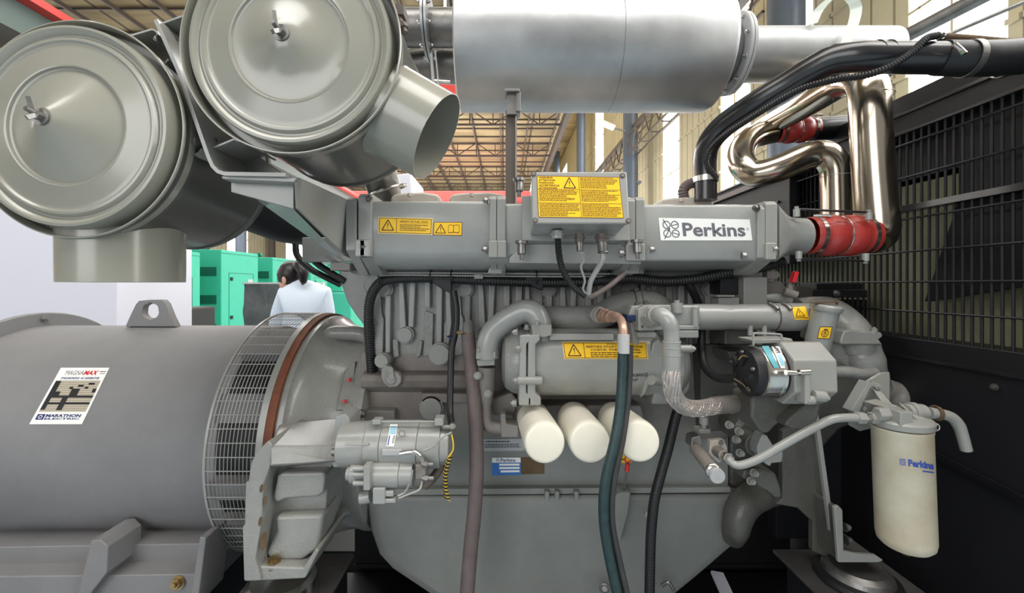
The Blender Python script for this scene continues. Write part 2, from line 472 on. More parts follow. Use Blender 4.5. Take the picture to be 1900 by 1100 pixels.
# ================================================================ THE HALL
def striped(name, base, dark, scale_x, axis='Y', thin=.9, rough=.7, grain=0.0):
    """painted profiled sheet: a repeat of narrow grooves along one axis"""
    m = mat(name, base, rough, var=.10, vscale=1.2); nt = m.node_tree; b = nt.nodes['Principled BSDF']
    g = nt.nodes.new('ShaderNodeNewGeometry'); sp = nt.nodes.new('ShaderNodeSeparateXYZ'); nt.links.new(g.outputs['Position'], sp.inputs[0])
    mu = nt.nodes.new('ShaderNodeMath'); mu.operation = 'MULTIPLY'; mu.inputs[1].default_value = scale_x; nt.links.new(sp.outputs[axis], mu.inputs[0])
    fr = nt.nodes.new('ShaderNodeMath'); fr.operation = 'FRACT'; nt.links.new(mu.outputs[0], fr.inputs[0])
    gt = nt.nodes.new('ShaderNodeMath'); gt.operation = 'GREATER_THAN'; gt.inputs[1].default_value = thin; nt.links.new(fr.outputs[0], gt.inputs[0])
    mx = nt.nodes.new('ShaderNodeMix'); mx.data_type = 'RGBA'
    src = b.inputs['Base Color'].links[0].from_socket
    nt.links.new(gt.outputs[0], mx.inputs[0]); nt.links.new(src, mx.inputs[6]); mx.inputs[7].default_value = (*[lin(c) for c in dark], 1)
    nt.links.new(mx.outputs[2], b.inputs['Base Color'])
    if grain:
        n = nt.nodes.new('ShaderNodeTexNoise'); mp = nt.nodes.new('ShaderNodeMapping'); mp.inputs['Scale'].default_value = (.15, grain, 1)
        nt.links.new(g.outputs['Position'], mp.inputs[0]); nt.links.new(mp.outputs[0], n.inputs['Vector']); n.inputs['Scale'].default_value = 1.5; n.inputs['Detail'].default_value = 5
        m2 = nt.nodes.new('ShaderNodeMix'); m2.data_type = 'RGBA'; m2.blend_type = 'MULTIPLY'; m2.inputs[0].default_value = .8
        r = nt.nodes.new('ShaderNodeValToRGB'); r.color_ramp.elements[0].position = .3; r.color_ramp.elements[0].color = (.35, .32, .3, 1); r.color_ramp.elements[1].position = .6
        nt.links.new(n.outputs['Fac'], r.inputs[0]); nt.links.new(mx.outputs[2], m2.inputs[6]); nt.links.new(r.outputs[0], m2.inputs[7]); nt.links.new(m2.outputs[2], b.inputs['Base Color'])
    return m
striped('wall_sheet', (212, 200, 168), (150, 138, 112), 1.9, 'Y')
striped('wall_sheet_x', (212, 200, 168), (150, 138, 112), 1.2, 'X')
striped('roof_sheet', (180, 157, 116), (100, 86, 68), .62, 'X', .93, grain=1.2)
XW, XL, YB, YE, ZR = 8.0, -25.0, -9.0, 62.0, 10.3
struct('floor', MB().box(XL, XW, YB, YE, -.1, 0), M['floor_paint'])
XB, ZH = 2.95, 19.0
struct('ceiling', MB().box(XL, XB, YB, YE, ZR, ZR + .1), M['roof_sheet'])
struct('ceiling_high', MB().box(XB, XW, YB, YE, ZH, ZH + .1), M['roof_sheet'])
struct('wall_clerestory', MB().box(XB, XB + .1, YB, YE, ZR + .1, ZH), M['wall_sheet'])
WIN = [(-4.5, -2.9), (1.0, 2.6), (6.5, 8.1), (10.6, 11.5), (13.3, 15.1), (18.7, 20.6), (25.0, 27.0), (32.9, 35.8), (42, 45), (52, 56)]
wb = MB(); y = YB; ZW0, ZW1 = 1.1, 17.0
for a, b in WIN:
    wb.box(XW, XW + .15, y, a, 0, ZH); wb.box(XW, XW + .15, a, b, 0, ZW0); wb.box(XW, XW + .15, a, b, ZW1, ZH); y = b
wb.box(XW, XW + .15, y, YE, 0, ZH)
for z in (3.4, 5.6, 8.0, 10.5, 13.5): 
    for (a0, b0), (a1, b1) in zip([(YB, YB)] + WIN, WIN + [(YE, YE)]): wb.box(XW - .06, XW, b0, a1, z, z + .09)
struct('wall_right', wb, M['wall_sheet'])
for i, (a, b) in enumerate(WIN):
    g = MB().box(XW + .06, XW + .09, a, b, ZW0, ZW1); f = MB()
    for z in (ZW0, 3.0, 4.9, 6.8, 9.2, 12.0, 14.6, ZW1 - .05): f.box(XW - .02, XW + .05, a, b, z, z + .05)
    f.box(XW - .02, XW + .05, (a + b) / 2 - .02, (a + b) / 2 + .02, ZW0, ZW1)
    o = struct('window_%d' % (i + 1), g, M['window_light']); f.build('window_frame', M['wall_sheet'], o)
wb = MB(); LW = [(-3, -1), (5, 7), (12, 14), (20, 22), (28, 30.5), (37, 40), (47, 51)]; y = YB
for a, b in LW:
    wb.box(XL - .15, XL, y, a, 0, ZR); wb.box(XL - .15, XL, a, b, 0, 4.4); wb.box(XL - .15, XL, a, b, 8.8, ZR); y = b
wb.box(XL - .15, XL, y, YE, 0, ZR); struct('wall_left', wb, M['wall_sheet'])
for i, (a, b) in enumerate(LW):
    o = struct('window_%d' % (i + 20), MB().box(XL - .1, XL - .07, a, b, 4.4, 8.8), M['window_light'])
    f = MB()
    for z in (5.8, 7.3): f.box(XL - .05, XL, a, b, z, z + .06)
    f.build('window_frame', M['truss_steel'], o)
struct('wall_back', MB().box(XL, XW, YE, YE + .15, 0, ZH), M['wall_sheet_x'])
# roof trusses across the hall, one every five metres
zb = EYE + 8.0
for i, yt in enumerate((5.5, 10.5, 15.5, 20.5, 25.4, 30.4, 35.6, 41, 47, 54)):
    t = MB(); h = .78; n = 24; x0, x1 = XL, XB; st = (x1 - x0) / n
    t.bar((x0, yt, zb), (x1, yt, zb), .09, .09); t.bar((x0, yt, zb + h), (x1, yt, zb + h), .09, .09)
    for k in range(n):
        xa = x0 + k * st
        t.bar((xa, yt, zb), (xa, yt, zb + h), .05, .05)
        (t.bar((xa, yt, zb), (xa + st, yt, zb + h), .05, .05) if k % 2 else t.bar((xa, yt, zb + h), (xa + st, yt, zb), .05, .05))
    o = t.build('roof_truss', M['truss_steel']); o['kind'] = 'structure'
pl = MB()
for k in range(19): pl.bar((XL + .8 + k * 1.5, YB, ZR - .12), (XL + .8 + k * 1.5, YE, ZR - .12), .06, .14, (0, 0, 1))
for yt in [3 + 1.25 * k for k in range(44)]: pl.bar((XL, yt, ZR - .05), (XB, yt, ZR - .05), .05, .06, (0, 0, 1))
o = pl.build('roof_purlins', M['truss_steel']); o['kind'] = 'structure'
# crane columns along the right wall and lattice girder on them
CO = [(10.1, 'nearest'), (22.5, 'second nearest'), (37.0, 'third along the wall'), (54.0, 'farthest')]
for d, wd in CO:
    c = MB().cyl((6.95, d, 0), (6.95, d, ZH - .1), .40, seg=28); c.box(6.5, 7.4, d - .5, d + .5, 0, .08); c.box(6.45, 7.45, d - .3, d + .3, 7.0, 7.14)
    o = c.build('hall_column', M['column_paint'], bevel=.01); o['kind'] = 'structure'
for k, (a, b) in enumerate(((3.5, 10.1), (10.1, 22.5), (22.5, 37.0), (37.0, 54.0))):
    g = MB(); z0, z1 = EYE + 7.0, EYE + 8.0; n = int((b - a) / 1.2); st = (b - a) / n; X = 6.9
    for z in (z0, z1):
        for xx in (X - .25, X + .25): g.bar((xx, a + .4, z), (xx, b - .4, z), .07, .07)
    for j in range(n):
        ya = a + j * st
        g.bar((X - .25, ya, z0), (X - .25, ya + st / 2, z1), .05, .05); g.bar((X - .25, ya + st / 2, z1), (X - .25, ya + st, z0), .05, .05)
        g.bar((X - .25, ya, z0), (X + .25, ya, z0), .05, .05)
    g.bar((X + .2, a, z1 + .5), (X + .2, b, z1 + .5), .25, .3, (0, 0, 1))
    o = g.build('lattice_girder', M['truss_steel']); o['kind'] = 'structure'
for k, d in enumerate((19, 31, 43)):
    c = MB().box(-24.6, -24.1, d - .25, d + .25, 0, ZR - .1); o = c.build('hall_column', M['truss_steel']); o['kind'] = 'structure'
c = MB().cyl((-21.5, 33.5, 0), (-21.5, 33.5, ZR), .4, seg=24); o = c.build('hall_column', M['column_paint']); o['kind'] = 'structure'
g = MB()
for z in (6.6, 7.5): g.bar((-21.5, 18, z), (-21.5, 60, z), .12, .12)
for j in range(30): g.bar((-21.5, 18 + j * 1.4, 6.6 + .9 * (j % 2)), (-21.5, 19.4 + j * 1.4, 6.6 + .9 * ((j + 1) % 2)), .07, .07)
o = g.build('lattice_girder', M['truss_steel']); o['kind'] = 'structure'
# teal crane runway along the right columns
o = MB().bar((XB, 3, EYE + 7.95), (XB, 60, EYE + 7.95), .22, .4, (0, 0, 1)).build('crane_runway', M['truss_steel']); o['kind'] = 'structure'
# bridge crane: red girder spanning the hall far behind
cr = thing('overhead_crane', 'red bridge crane girder spanning the hall beyond the engine, below the roof trusses', 'crane')
MB().box(-22, 2.7, 28.0, 28.7, EYE + (CY - 373) * 28 / F, EYE + (CY - 354) * 28 / F).build('girder', M['crane_red'], cr, bevel=.03)
MB().box(-7.6, -6.4, 27.7, 29.0, EYE + 5.0, EYE + 5.6).build('hoist_trolley', M['hall_teal'], cr, bevel=.03)
settle(cr)
ho = thing('crane_hoist', 'red electric hoist hanging high behind the silencer inlet pipes', 'hoist')
h = MB(); h.pbox(806, 846, 150, 186, 9.0, .5); h.build('hoist_body', M['crane_red'], ho, bevel=.03)
MB().box(-1.55, -.9, 9.1, 9.4, P(0, 150, 9).z - .02, P(0, 150, 9).z + .12).build('hoist_trolley', M['dull_steel'], ho)
h = MB().cyl(P(826, 150, 9.2), P(826, 150, 9.2) + Vector((0, 0, 2.2)), .04, seg=10); h.build('hanger', M['dull_steel'], ho)
settle(ho)
# crane rail at top left: grey box beam edged with red
rb = thing('crane_rail', 'grey overhead crane beam edged in red at the upper left, above the left air filter', 'beam')
MB().box(-9.45, -8.55, 5.5, 30, EYE + 4.45, EYE + 5.0).build('box_girder', M['hall_teal'], rb)
MB().box(-8.6, -8.3, 5.5, 30, EYE + 4.98, EYE + 5.12).box(-9.7, -9.0, 5.5, 30, EYE + 3.9, EYE + 4.2).build('red_flange', M['crane_red'], rb)
settle(rb)
# flood lamp on the column
fl = thing('flood_lamp', 'pale flat flood lamp reaching out on an arm from the wall column', 'lamp')
a, b = P(1108, 224, 21.9), P(1140, 238, 21.9)
MB().bar(a, b, .5, .14, (0, 0, 1)).build('lamp_head', M['white_label'], fl, bevel=.02)
MB().bar(b, P(1160, 243, 21.9), .07, .07).build('lamp_arm', M['dull_steel'], fl)
settle(fl)
# big diagonal grey roof brace near the right wall, upper right
br = MB().tube([P(1560, 130, 3.4), P(1836, -14, 2.7)], .05, seg=18)
tag(br.build('steel_tube', M['dull_steel']), 'thick grey steel tube slanting up to the right across the top right window', 'tube')
br = MB().tube([P(1755, 66, 3.0), P(1905, 2, 2.8)], .014, seg=10)
tag(br.build('steel_rod', M['dull_steel']), 'thin steel rod slanting across the top right window beside the thick tube', 'rod')
for n in ('steel_tube', 'steel_rod'): settle(bpy.data.objects[n])

# ---------------------------------------------------------------- green canopied sets in a row on the left
def genset(x1, y0, ln, zt, label, latches=True, window=True):
    t = thing('canopy_generator', label, 'generator', 'green canopied generators in the row behind')
    x0 = x1 - 2.6
    MB().box(x0, x1, y0, y0 + ln, .12, zt).build('canopy', M['green_panel'], t, bevel=.012)
    MB().box(x0 + .05, x1 - .05, y0 + .05, y0 + ln - .05, 0, .12).build('base_frame', M['frame_black'], t)
    w = .23
    for z in (zt - .30, zt - .78, zt - 1.27):
        v = MB().box(x1 - .36, x1 - .08, y0 - .006, y0 + .01, z - .15, z); v.build('vent', M['green_mesh'], t)
        g = MB()
        for k in range(12): g.box(x1 - .36 + k * .025, x1 - .357 + k * .025, y0 - .012, y0 - .004, z - .15, z)
        for k in range(7): g.box(x1 - .36, x1 - .08, y0 - .012, y0 - .004, z - .15 + k * .024, z - .147 + k * .024)
        g.build('vent_mesh', M['green_edge'], t)
    d = MB(); a, b = y0 + ln * .18, y0 + ln * .84
    for q in (a, b): d.box(x1, x1 + .004, q, q + .012, .3, zt - .4)
    for z in (.3, zt - .4): d.box(x1, x1 + .004, a, b, z, z + .01)
    d.box(x1, x1 + .004, y0, y0 + ln, zt - .06, zt - .052)
    d.build('door_seam', M['green_edge'], t)
    for z in (zt - .47, zt - 1.15):
        MB().box(x1, x1 + .02, a + .04, a + .09, z - .06, z).build('door_latch', M['black_ink'], t)
    if window:
        MB().box(x1, x1 + .012, b - .17, b - .01, zt - .66, zt - .5).build('window_panel', M['glass_grey'], t, bevel=.01)
    e = MB().tube([(x1 - .5, y0 + .3, zt - .02), (x1 - .5, y0 + .3, zt + .05), (x1 - .42, y0 + .3, zt + .09)], .05, seg=12); e.build('exhaust_stub', M['green_mesh'], t)
    return settle(t)
genset(-4.85, 5.44, 1.10, EYE + .51, 'green canopied generator with a mesh vent, behind the lifting lug of the grey alternator')
genset(-4.83, 7.0, 1.05, EYE + .60, 'green canopied generator with three mesh vents and door, left of the film wrapped crate')
genset(-4.95, 8.77, .95, EYE + .585, 'green canopied generator half hidden right behind the head of the person')
genset(-5.0, 10.6, 1.0, EYE + .575, 'green canopied generator just above the right shoulder of the person')
genset(-4.9, 12.4, 1.2, EYE + .57, 'farthest green canopied generator, seen between the engine and the person')
lg = thing('green_tank', 'low plain green cabinet to the right of the person, beside the engine', 'cabinet')
a, b = P(606, 542, 4.6), P(652, 542, 4.6)
MB().box(a.x, b.x, 4.6, 5.2, 0, a.z).build('cabinet_body', M['green_panel'], lg, bevel=.02)
MB().box(a.x + .02, b.x - .02, 4.62, 5.18, a.z, a.z + .01).build('lid', M['green_mesh'], lg); settle(lg)
bc = thing('black_equipment', 'black boxed equipment seen through and beside the lifting lug', 'cabinet')
a, b = P(205, 573, 4.2), P(324, 573, 4.2)
MB().box(a.x, b.x, 4.2, 4.8, 0, a.z).build('case', M['black_paint'], bc, bevel=.02)
g = MB()
for k in range(6): g.box(a.x + .1, b.x - .3, 4.19, 4.2, a.z - .10 - k * .05, a.z - .08 - k * .05)
g.build('louvre', M['frame_black'], bc)
MB().box(b.x - .22, b.x - .02, 4.17, 4.2, a.z - .13, a.z - .02).build('end_plate', M['dull_steel'], bc, bevel=.01); settle(bc)
wc = thing('wrapped_crate', 'dark crate wrapped in shiny plastic film beside the person', 'crate')
a, b = P(452, 525, 4.0), P(534, 525, 4.0)
mbx = MB()
bmesh.ops.create_grid(mbx.bm, x_segments=24, y_segments=30, size=.5)
H = a.z; W_ = b.x - a.x
for v in mbx.bm.verts:
    u, q = v.co.x + .5, v.co.y + .5; v.co = Vector((a.x + u * W_, 4.0 + random.uniform(-.006, .006) - .01 * math.sin(q * 25 + 3 * u), q * H))
mbx.build('plastic_film', M['film'], wc)
MB().box(a.x + .005, b.x - .005, 4.02, 4.7, .05, H - .005).build('crate_body', M['black_paint'], wc)
MB().box(a.x - .005, b.x + .005, 3.985, 4.72, H - .012, H + .006).build('top_sheet', M['silver_label'], wc, bevel=.004)
g = MB()
for xx in (a.x + .03, (a.x + b.x) / 2, b.x - .09): g.box(xx, xx + .06, 4.0, 4.7, 0, .05)
g.build('pallet', M['beige_cover'], wc); settle(wc)
# white cabinet behind the alternator
wp = thing('white_cabinet', 'large plain white equipment cabinet behind the grey alternator at the left', 'cabinet')
xr = P(218, 0, 2.5).x
MB().box(-4.4, xr, 2.5, 3.1, .1, 2.35).build('cabinet_body', M['white_panel'], wp, bevel=.008)
MB().box(-4.35, xr - .03, 2.53, 3.07, 0, .1).build('plinth', M['frame_black'], wp)
MB().box(-3.32, -3.314, 2.4985, 2.501, .15, 2.3).build('door_seam', M['silver_label'], wp); settle(wp)

# ---------------------------------------------------------------- person
def skin_body(name, verts, edges, rad, m, parent=None, label=None, root=0, sub=2, squash=None):
    me = bpy.data.meshes.new(name); me.from_pydata([Vector(v) for v in verts], edges, []); o = bpy.data.objects.new(name, me); C.objects.link(o)
    s = o.modifiers.new('skin', 'SKIN'); s.use_smooth_shade = True
    for i, r in enumerate(rad):
        v = me.skin_vertices[0].data[i]; v.radius = r if isinstance(r, tuple) else (r, r); v.use_root = (i == root)
    u = o.modifiers.new('sub', 'SUBSURF'); u.levels = u.render_levels = sub
    bpy.context.view_layer.update()
    m2 = bpy.data.meshes.new_from_object(o.evaluated_get(bpy.context.evaluated_depsgraph_get()))
    bpy.data.objects.remove(o); o = bpy.data.objects.new(name, m2); C.objects.link(o); m2.materials.clear(); m2.materials.append(m)
    m2.polygons.foreach_set('use_smooth', [True] * len(m2.polygons))
    if parent is not None: o.parent = parent
    if label: o['label'] = label
    return o
D = 3.0
def Q(x, y, dd=0): return P(x, y, D + dd)
pr = thing('person', 'person with dark ponytail in a white shirt, back turned and head bowed, beyond the alternator', 'person')
hx = Q(543, 513)
V = [Q(566, 700, .02), Q(566, 640, .0), Q(567, 580, -.02), Q(566, 545, -.02), Q(558, 531, 0), Q(546, 520, .04),    # pelvis .. neck base
     Q(535, 548, 0), Q(520, 580, 0), Q(512, 640, .06), Q(500, 690, .22), Q(492, 702, .30),                        # left arm
     Q(598, 548, 0), Q(606, 585, 0), Q(606, 640, .06), Q(590, 690, .22), Q(580, 702, .30),                         # right arm
     Q(552, 725, .0), Q(552, 815, .02), Q(552, 895, .0), Q(550, 902, .12),
     Q(582, 725, .0), Q(582, 815, .02), Q(582, 895, .0), Q(584, 902, .12)]
E = [(0, 1), (1, 2), (2, 3), (3, 4), (4, 5), (3, 6), (6, 7), (7, 8), (8, 9), (9, 10), (3, 11), (11, 12), (12, 13), (13, 14), (14, 15),
     (0, 16), (16, 17), (17, 18), (18, 19), (0, 20), (20, 21), (21, 22), (22, 23)]
R = [(.15, .11), (.14, .10), (.155, .11), (.135, .10), .06, .05, (.075, .075), .058, .048, .038, .034, (.075, .075), .058, .048, .038, .034,
     .085, .062, .045, .035, .085, .062, .045, .035]
skin_body('body', V, E, R, M['skin'], pr)
R2 = [(.172, .125), (.160, .115), (.17, .13), (.152, .115), (.07, .07), .062, (.088, .088), .072, .06, .05, (.088, .088), .072, .06, .05]
V2 = [Q(566, 725, .02)] + V[1:5] + [Q(549, 524, .03)] + V[6:10] + V[11:15]
E2 = [(0, 1), (1, 2), (2, 3), (3, 4), (4, 5), (3, 6), (6, 7), (7, 8), (8, 9), (3, 10), (10, 11), (11, 12), (12, 13)]
skin_body('shirt', V2, E2, R2, M['shirt'], pr, 'white long-sleeved shirt')
V3 = [V[0]] + V[16:19] + V[20:23]
skin_body('trousers', V3, [(0, 1), (1, 2), (2, 3), (0, 4), (4, 5), (5, 6)], [(.16, .12), .1, .078, .06, .1, .078, .06], M['trousers'], pr, 'dark trousers')
hd = MB()
hc = Q(541, 515, .02)
hd.ball(hc, .088, 20, (.92, 1.05, 1.18))
hd.ball(Q(533, 527, -.01), .052, 14, (1, 1.1, 1.0))       # jaw
hd.ball(Q(527, 520, .03), .018, 10, (1.4, .8, 1.1))         # nose
hd.ball(Q(524, 526, .04), .012, 10, (1.2, 1.2, .7))         # lips
for dx in (0, .05): hd.ball(Q(524, 514, .02 + dx), .012, 10)
ear = Q(527, 519, -.085); hd.ball(ear, .026, 12, (.6, .4, 1.25))
hd.cyl(Q(548, 522, .0), Q(555, 536, 0), .052, .06, 16)
hd.build('head', M['skin'], pr)
hr = MB(); hr.ball(Q(542, 509, .01), .1, 22, (.98, 1.06, 1.02)); hr.ball(Q(527, 510, .05), .06, 16, (.7, 1.0, 1.2))
hr.tube([Q(550, 496, -.06), Q(556, 494, -.10), Q(562, 504, -.12), Q(563, 520, -.11), Q(561, 528, -.10)], [.03, .042, .038, .026, .008], seg=14)
hr.build('hair', M['hair'], pr, 'dark hair tied in a ponytail')
MB().torus(Q(553, 495, -.08), (.5, -.6, .5), .03, .008, 20).build('hair_tie', M['black_rubber'], pr)
sh = MB()
for x in (551, 583): sh.ball(Q(x, 903, .08), .06, 14, (.8, 1.9, .75))
sh.build('shoes', M['black_rubber'], pr)
settle(pr)
def ribbon(mb, pp, d, depth, w=5):
    """bent plate seen edge on: pixel path pp, w pixels thick, depth metres deep"""
    n = len(pp); L, R_ = [], []
    for i, (x, y) in enumerate(pp):
        a = pp[max(0, i - 1)]; b = pp[min(n - 1, i + 1)]; dx, dy = b[0] - a[0], b[1] - a[1]; l = math.hypot(dx, dy) or 1
        nx, ny = -dy / l * w / 2, dx / l * w / 2; L.append((x + nx, y + ny)); R_.append((x - nx, y - ny))
    for i in range(n - 1): mb.prism([L[i], L[i + 1], R_[i + 1], R_[i]], d, depth)
    return mb
# ================================================================ ALTERNATOR (main generator end)
AD, AZ = 1.75, -.586                   # axis: depth, height against the eye
AC = lambda x: Vector((x, AD, EYE + AZ))
X1 = Vector((1, 0, 0))
al = thing('alternator', 'large grey cylindrical alternator with wire vent guard and white maker plate', 'alternator')
m = MB(); m.lathe([(.0, 0), (.40, 0), (.41, .012), (.41, 1.08), (.405, 1.09), (.30, 1.09)], AC(-2.04), X1, 96)
m.build('frame', M['alternator_paint'], al)
m = MB(); m.lathe([(.41, 0), (.462, 0), (.466, .004), (.466, .02), (.462, .024), (.41, .024)], AC(-1.99), X1, 96)
m.bolt(Vector((-1.966, AD, EYE + AZ + .44)), X1, .012, .014); m.build('end_flange', M['alternator_paint'], al)
m = MB().cyl((-2.3, AD, EYE + AZ), (-2.04, AD, EYE + AZ), .39, seg=64); m.build('end_bell', M['alternator_paint'], al, bevel=.01)
# vent section with stator behind the wire guard
m = MB(); m.lathe([(0, 0), (.40, 0), (.40, .21), (0, .21)], AC(-.965), X1, 64); m.build('stator', M['stator_dark'], al)
m = MB()
for a0, a1, x0, x1 in ((118, 132, 0, .19), (96, 104, 0, .18), (150, 163, 0, .18), (181, 196, .11, .19), (60, 72, 0, .18), (215, 240, 0, .18), (20, 40, 0, .18)):
    k = 10; rg = []
    for i in range(k + 1):
        a = math.radians(a0 + (a1 - a0) * i / k)     # 0 = up, 90 = towards the viewer
        e = Vector((0, -math.sin(a), math.cos(a))); c0, c1 = AC(-.95 + x0), AC(-.95 + x1)
        rg.append([c0 + e * .335, c1 + e * .335, c1 + e * .445, c0 + e * .445])
    m.rings(rg)
m.build('frame_bar', M['alternator_paint'], al, each=True)
m = MB()
RG = .464
for k in range(14): m.torus(AC(-.942 + k * .0122), X1, RG, .0015, 96, 4)
for k in range(68):
    a = 2 * PI * k / 68; e = Vector((0, -math.sin(a), math.cos(a))); m.bar(AC(-.942) + e * RG, AC(-.782) + e * RG, .0028, .0028)
m.lathe([(RG - .003, -.004), (RG + .002, -.004), (RG + .002, .004), (RG - .003, .004), (RG - .003, -.004)], AC(-.942), X1, 96)
m.build('wire_guard', M['bracket_paint'], al)
m = MB(); m.lathe([(RG - .06, 0), (RG + .001, 0), (RG + .001, .022), (RG - .06, .022)], AC(-.784), X1, 96); m.build('guard_rim', M['bracket_paint'], al)
m = MB(); m.lathe([(RG - .05, 0), (RG - .002, 0), (RG - .002, .026), (RG - .05, .026)], AC(-.762), X1, 96); m.build('rust_ring', M['rust_ring'], al, 'rust brown joint ring')
# lifting lug, with its hole
m = MB(); dl = 1.70
def lug_loop(sc_, d):
    out = [(232, 603), (251, 565), (257, 557), (300, 556), (307, 563), (326, 603)]
    return out
outer = [(232, 606), (240, 588), (251, 565), (257, 558), (279, 556), (300, 556), (307, 563), (316, 586), (326, 606), (303, 606), (279, 606), (255, 606)]
inner = []
for x, y in outer:
    a = math.atan2(y - 578, x - 279); inner.append((279 + 15.5 * math.cos(a), 577 + 15.5 * math.sin(a)))
rg = [[P(x, y, dl) for x, y in outer], [P(x, y, dl) for x, y in inner], [P(x, y, dl) + Vector((0, .03, 0)) for x, y in inner], [P(x, y, dl) + Vector((0, .03, 0)) for x, y in outer]]
m.rings(rg, closed=True); m.build('lifting_lug', M['alternator_paint'], al, bevel=.003)
# feet
m = MB()
m.prism([(-60, 1016), (385, 1008), (378, 1066), (-60, 1072)], 1.36, .5)
m.prism([(-60, 1070), (375, 1065), (360, 1120), (-60, 1130)], 1.30, .5)
m.build('foot_rail', M['alternator_paint'], al, bevel=.004)
for pp in ([(168, 1003), (186, 1001), (200, 1015), (198, 1062), (150, 1125), (138, 1125)], [(370, 996), (382, 998), (366, 1125), (350, 1125)]):
    MB().prism(pp, 1.27, .12).build('gusset', M['alternator_paint'], al, bevel=.004)
MB().bolt(P(330, 1081, 1.295), (0, -1, .2), .016, .014).build('foot_bolt', M['brass'], al)
# maker plate, curved with the frame
s = on_cylx(AD, AZ, .41)
Dp = Decal([(113, 682), (203, 682), (152, 787), (54, 787)], s, .0012, 8)
Dp.rect(0, 0, 1, 1, 0, 0)
Dp.rect(.05, .23, .95, .78, 1, 1)
for k in range(16): Dp.rect(.05, .23 + k * .0345, .95, .235 + k * .0345, 2, 2)
for r in ((.05, .23, .16, .5), (.05, .49, .95, .53), (.05, .53, .14, .63), (.05, .61, .95, .65), (.36, .53, .47, .61), (.05, .65, .14, .74), (.36, .65, .47, .75), (.16, .42, .26, .5),
          (.46, .37, .62, .52), (.55, .30, .66, .34), (.74, .27, .86, .30), (.40, .34, .47, .38), (.70, .34, .77, .37), (.88, .37, .95, .44)): Dp.rect(*r, 2, 3)
Dp.text('MAGNA', .16, .05, .53, .13, 3, 1); Dp.text('MAX', .53, .05, .80, .13, 4, 1, .035, .08)
Dp.text('SYNCHRONOUS  AC GENERATOR', .12, .165, .90, .205, 5, 1, .02)
Dp.rect(.84, .06, .97, .075, 3, 1); Dp.rect(.86, .10, .97, .11, 3, 1)
Dp.rect(.06, .82, .21, .92, 5, 1); Dp.ring(.135, .87, .028, .012, .9, 0, 2)
Dp.text('MARATHON', .23, .82, .90, .875, 5, 1, .04); Dp.text('ELECTRIC', .23, .885, .90, .92, 5, 1, .03)
Dp.build('maker_plate', [M['white_label'], M['tan_label'], M['black_ink'], M['grey_ink'], M['crimson'], M['navy_ink']], al, 'white maker plate with black table')
settle(al)

# ================================================================ FLYWHEEL HOUSING
fh = thing('flywheel_housing', 'grey cast bell housing with two red plugs and a mounting foot, between alternator and engine', 'engine housing')
m = MB(); m.lathe([(.40, 0), (.452, 0), (.452, .022), (.44, .03), (.425, .05), (.405, .10), (.395, .15), (.392, .19), (.40, .215), (.40, .255), (.36, .262), (0, .262)], AC(-.737), X1, 96)
m.build('bell', M['cast_paint'], fh)
def surf_pt(x, y, l=0, R=.40): return on_cylx(AD, AZ, R)(x, y, l)
# bosses with dark bores on the bell and the raised pad with red plugs
m = MB(); h = MB()
for x, y, R in ((574, 652, .415), (548, 722, .425), (604, 618, .405)):
    a = surf_pt(x, y, -.03, R); m.cyl(a, a + Vector((-.02, -.045, .012)), .017, .013, 16)
    q = a + Vector((-.0205, -.0455, .012)); h.cyl(q, q + Vector((-.0008, -.001, .0)), .007, seg=12)
m.build('boss', M['cast_paint'], fh, bevel=.003, each=True); h.build('bore', M['rust_panel'], fh, each=True)
pad = MB()
pad.hexa([surf_pt(x, y, -.05) for x, y in ((636, 684), (664, 664), (656, 768), (618, 766))], [surf_pt(x, y, .008) for x, y in ((640, 690), (660, 670), (652, 762), (624, 760))])
pad.build('pad', M['cast_paint'], fh, bevel=.004)
for x, y in ((648, 704), (640, 744)):
    a = surf_pt(x, y, .006); q = MB().cyl(a, a + Vector((.002, -.014, .003)), .006, .0045, 14); q.ball(a + Vector((.006, -.012, 0)), .0045, 8); q.build('red_plug', M['red_plastic'], fh, 'red plastic plug')
# top shoulder, lower lobe
m = MB(); a, b = Vector((-.70, 1.66, EYE - .155)), Vector((-.50, 1.66, EYE - .158))
m.tube([P(604, 622, 1.6), P(622, 618, 1.6), P(672, 621, 1.6), P(690, 640, 1.6)], [.02, .03, .03, .02], 14)
m.build('top_rib', M['cast_paint'], fh)
m = MB(); m.prism([(560, 880), (640, 855), (668, 905), (668, 935), (655, 955), (640, 962), (628, 975), (610, 985), (600, 985)], 1.40, .35)
m.build('lower_lobe', M['cast_paint'], fh, bevel=.02)
# foot: cast bracket with recess
m = MB()
m.prism([(500, 850), (628, 850), (610, 872), (603, 960), (586, 1020), (566, 1050), (478, 1052), (486, 900)], 1.235, .15)      # recess floor
m.build('foot_web', M['cast_paint'], fh, bevel=.006)
m = MB()
m.prism([(452, 1078), (449, 978), (453, 974), (455, 895), (460, 893), (466, 856), (478, 836), (497, 818), (505, 826), (502, 850), (500, 866), (488, 900), (486, 960), (474, 1035), (478, 1052), (484, 1078)], 1.16, .22)
m.build('foot_cheek', M['cast_paint'], fh, bevel=.006, seg=3)
m = MB()
m.hexa([P(499, 828, 1.16), P(500, 866, 1.16), P(606, 856, 1.17), P(632, 858, 1.19), P(632, 830, 1.19)], [P(518, 786, 1.30), P(516, 868, 1.40), P(606, 866, 1.40), P(634, 862, 1.40), P(640, 772, 1.30)])
m.build('foot_shelf', M['cast_paint'], fh, bevel=.008, seg=3)
m = MB(); m.prism([(478, 1050), (562, 1053), (585, 1018), (592, 1022), (566, 1074), (452, 1080), (456, 1052)], 1.17, .2); m.build('foot_toe', M['cast_paint'], fh, bevel=.006)
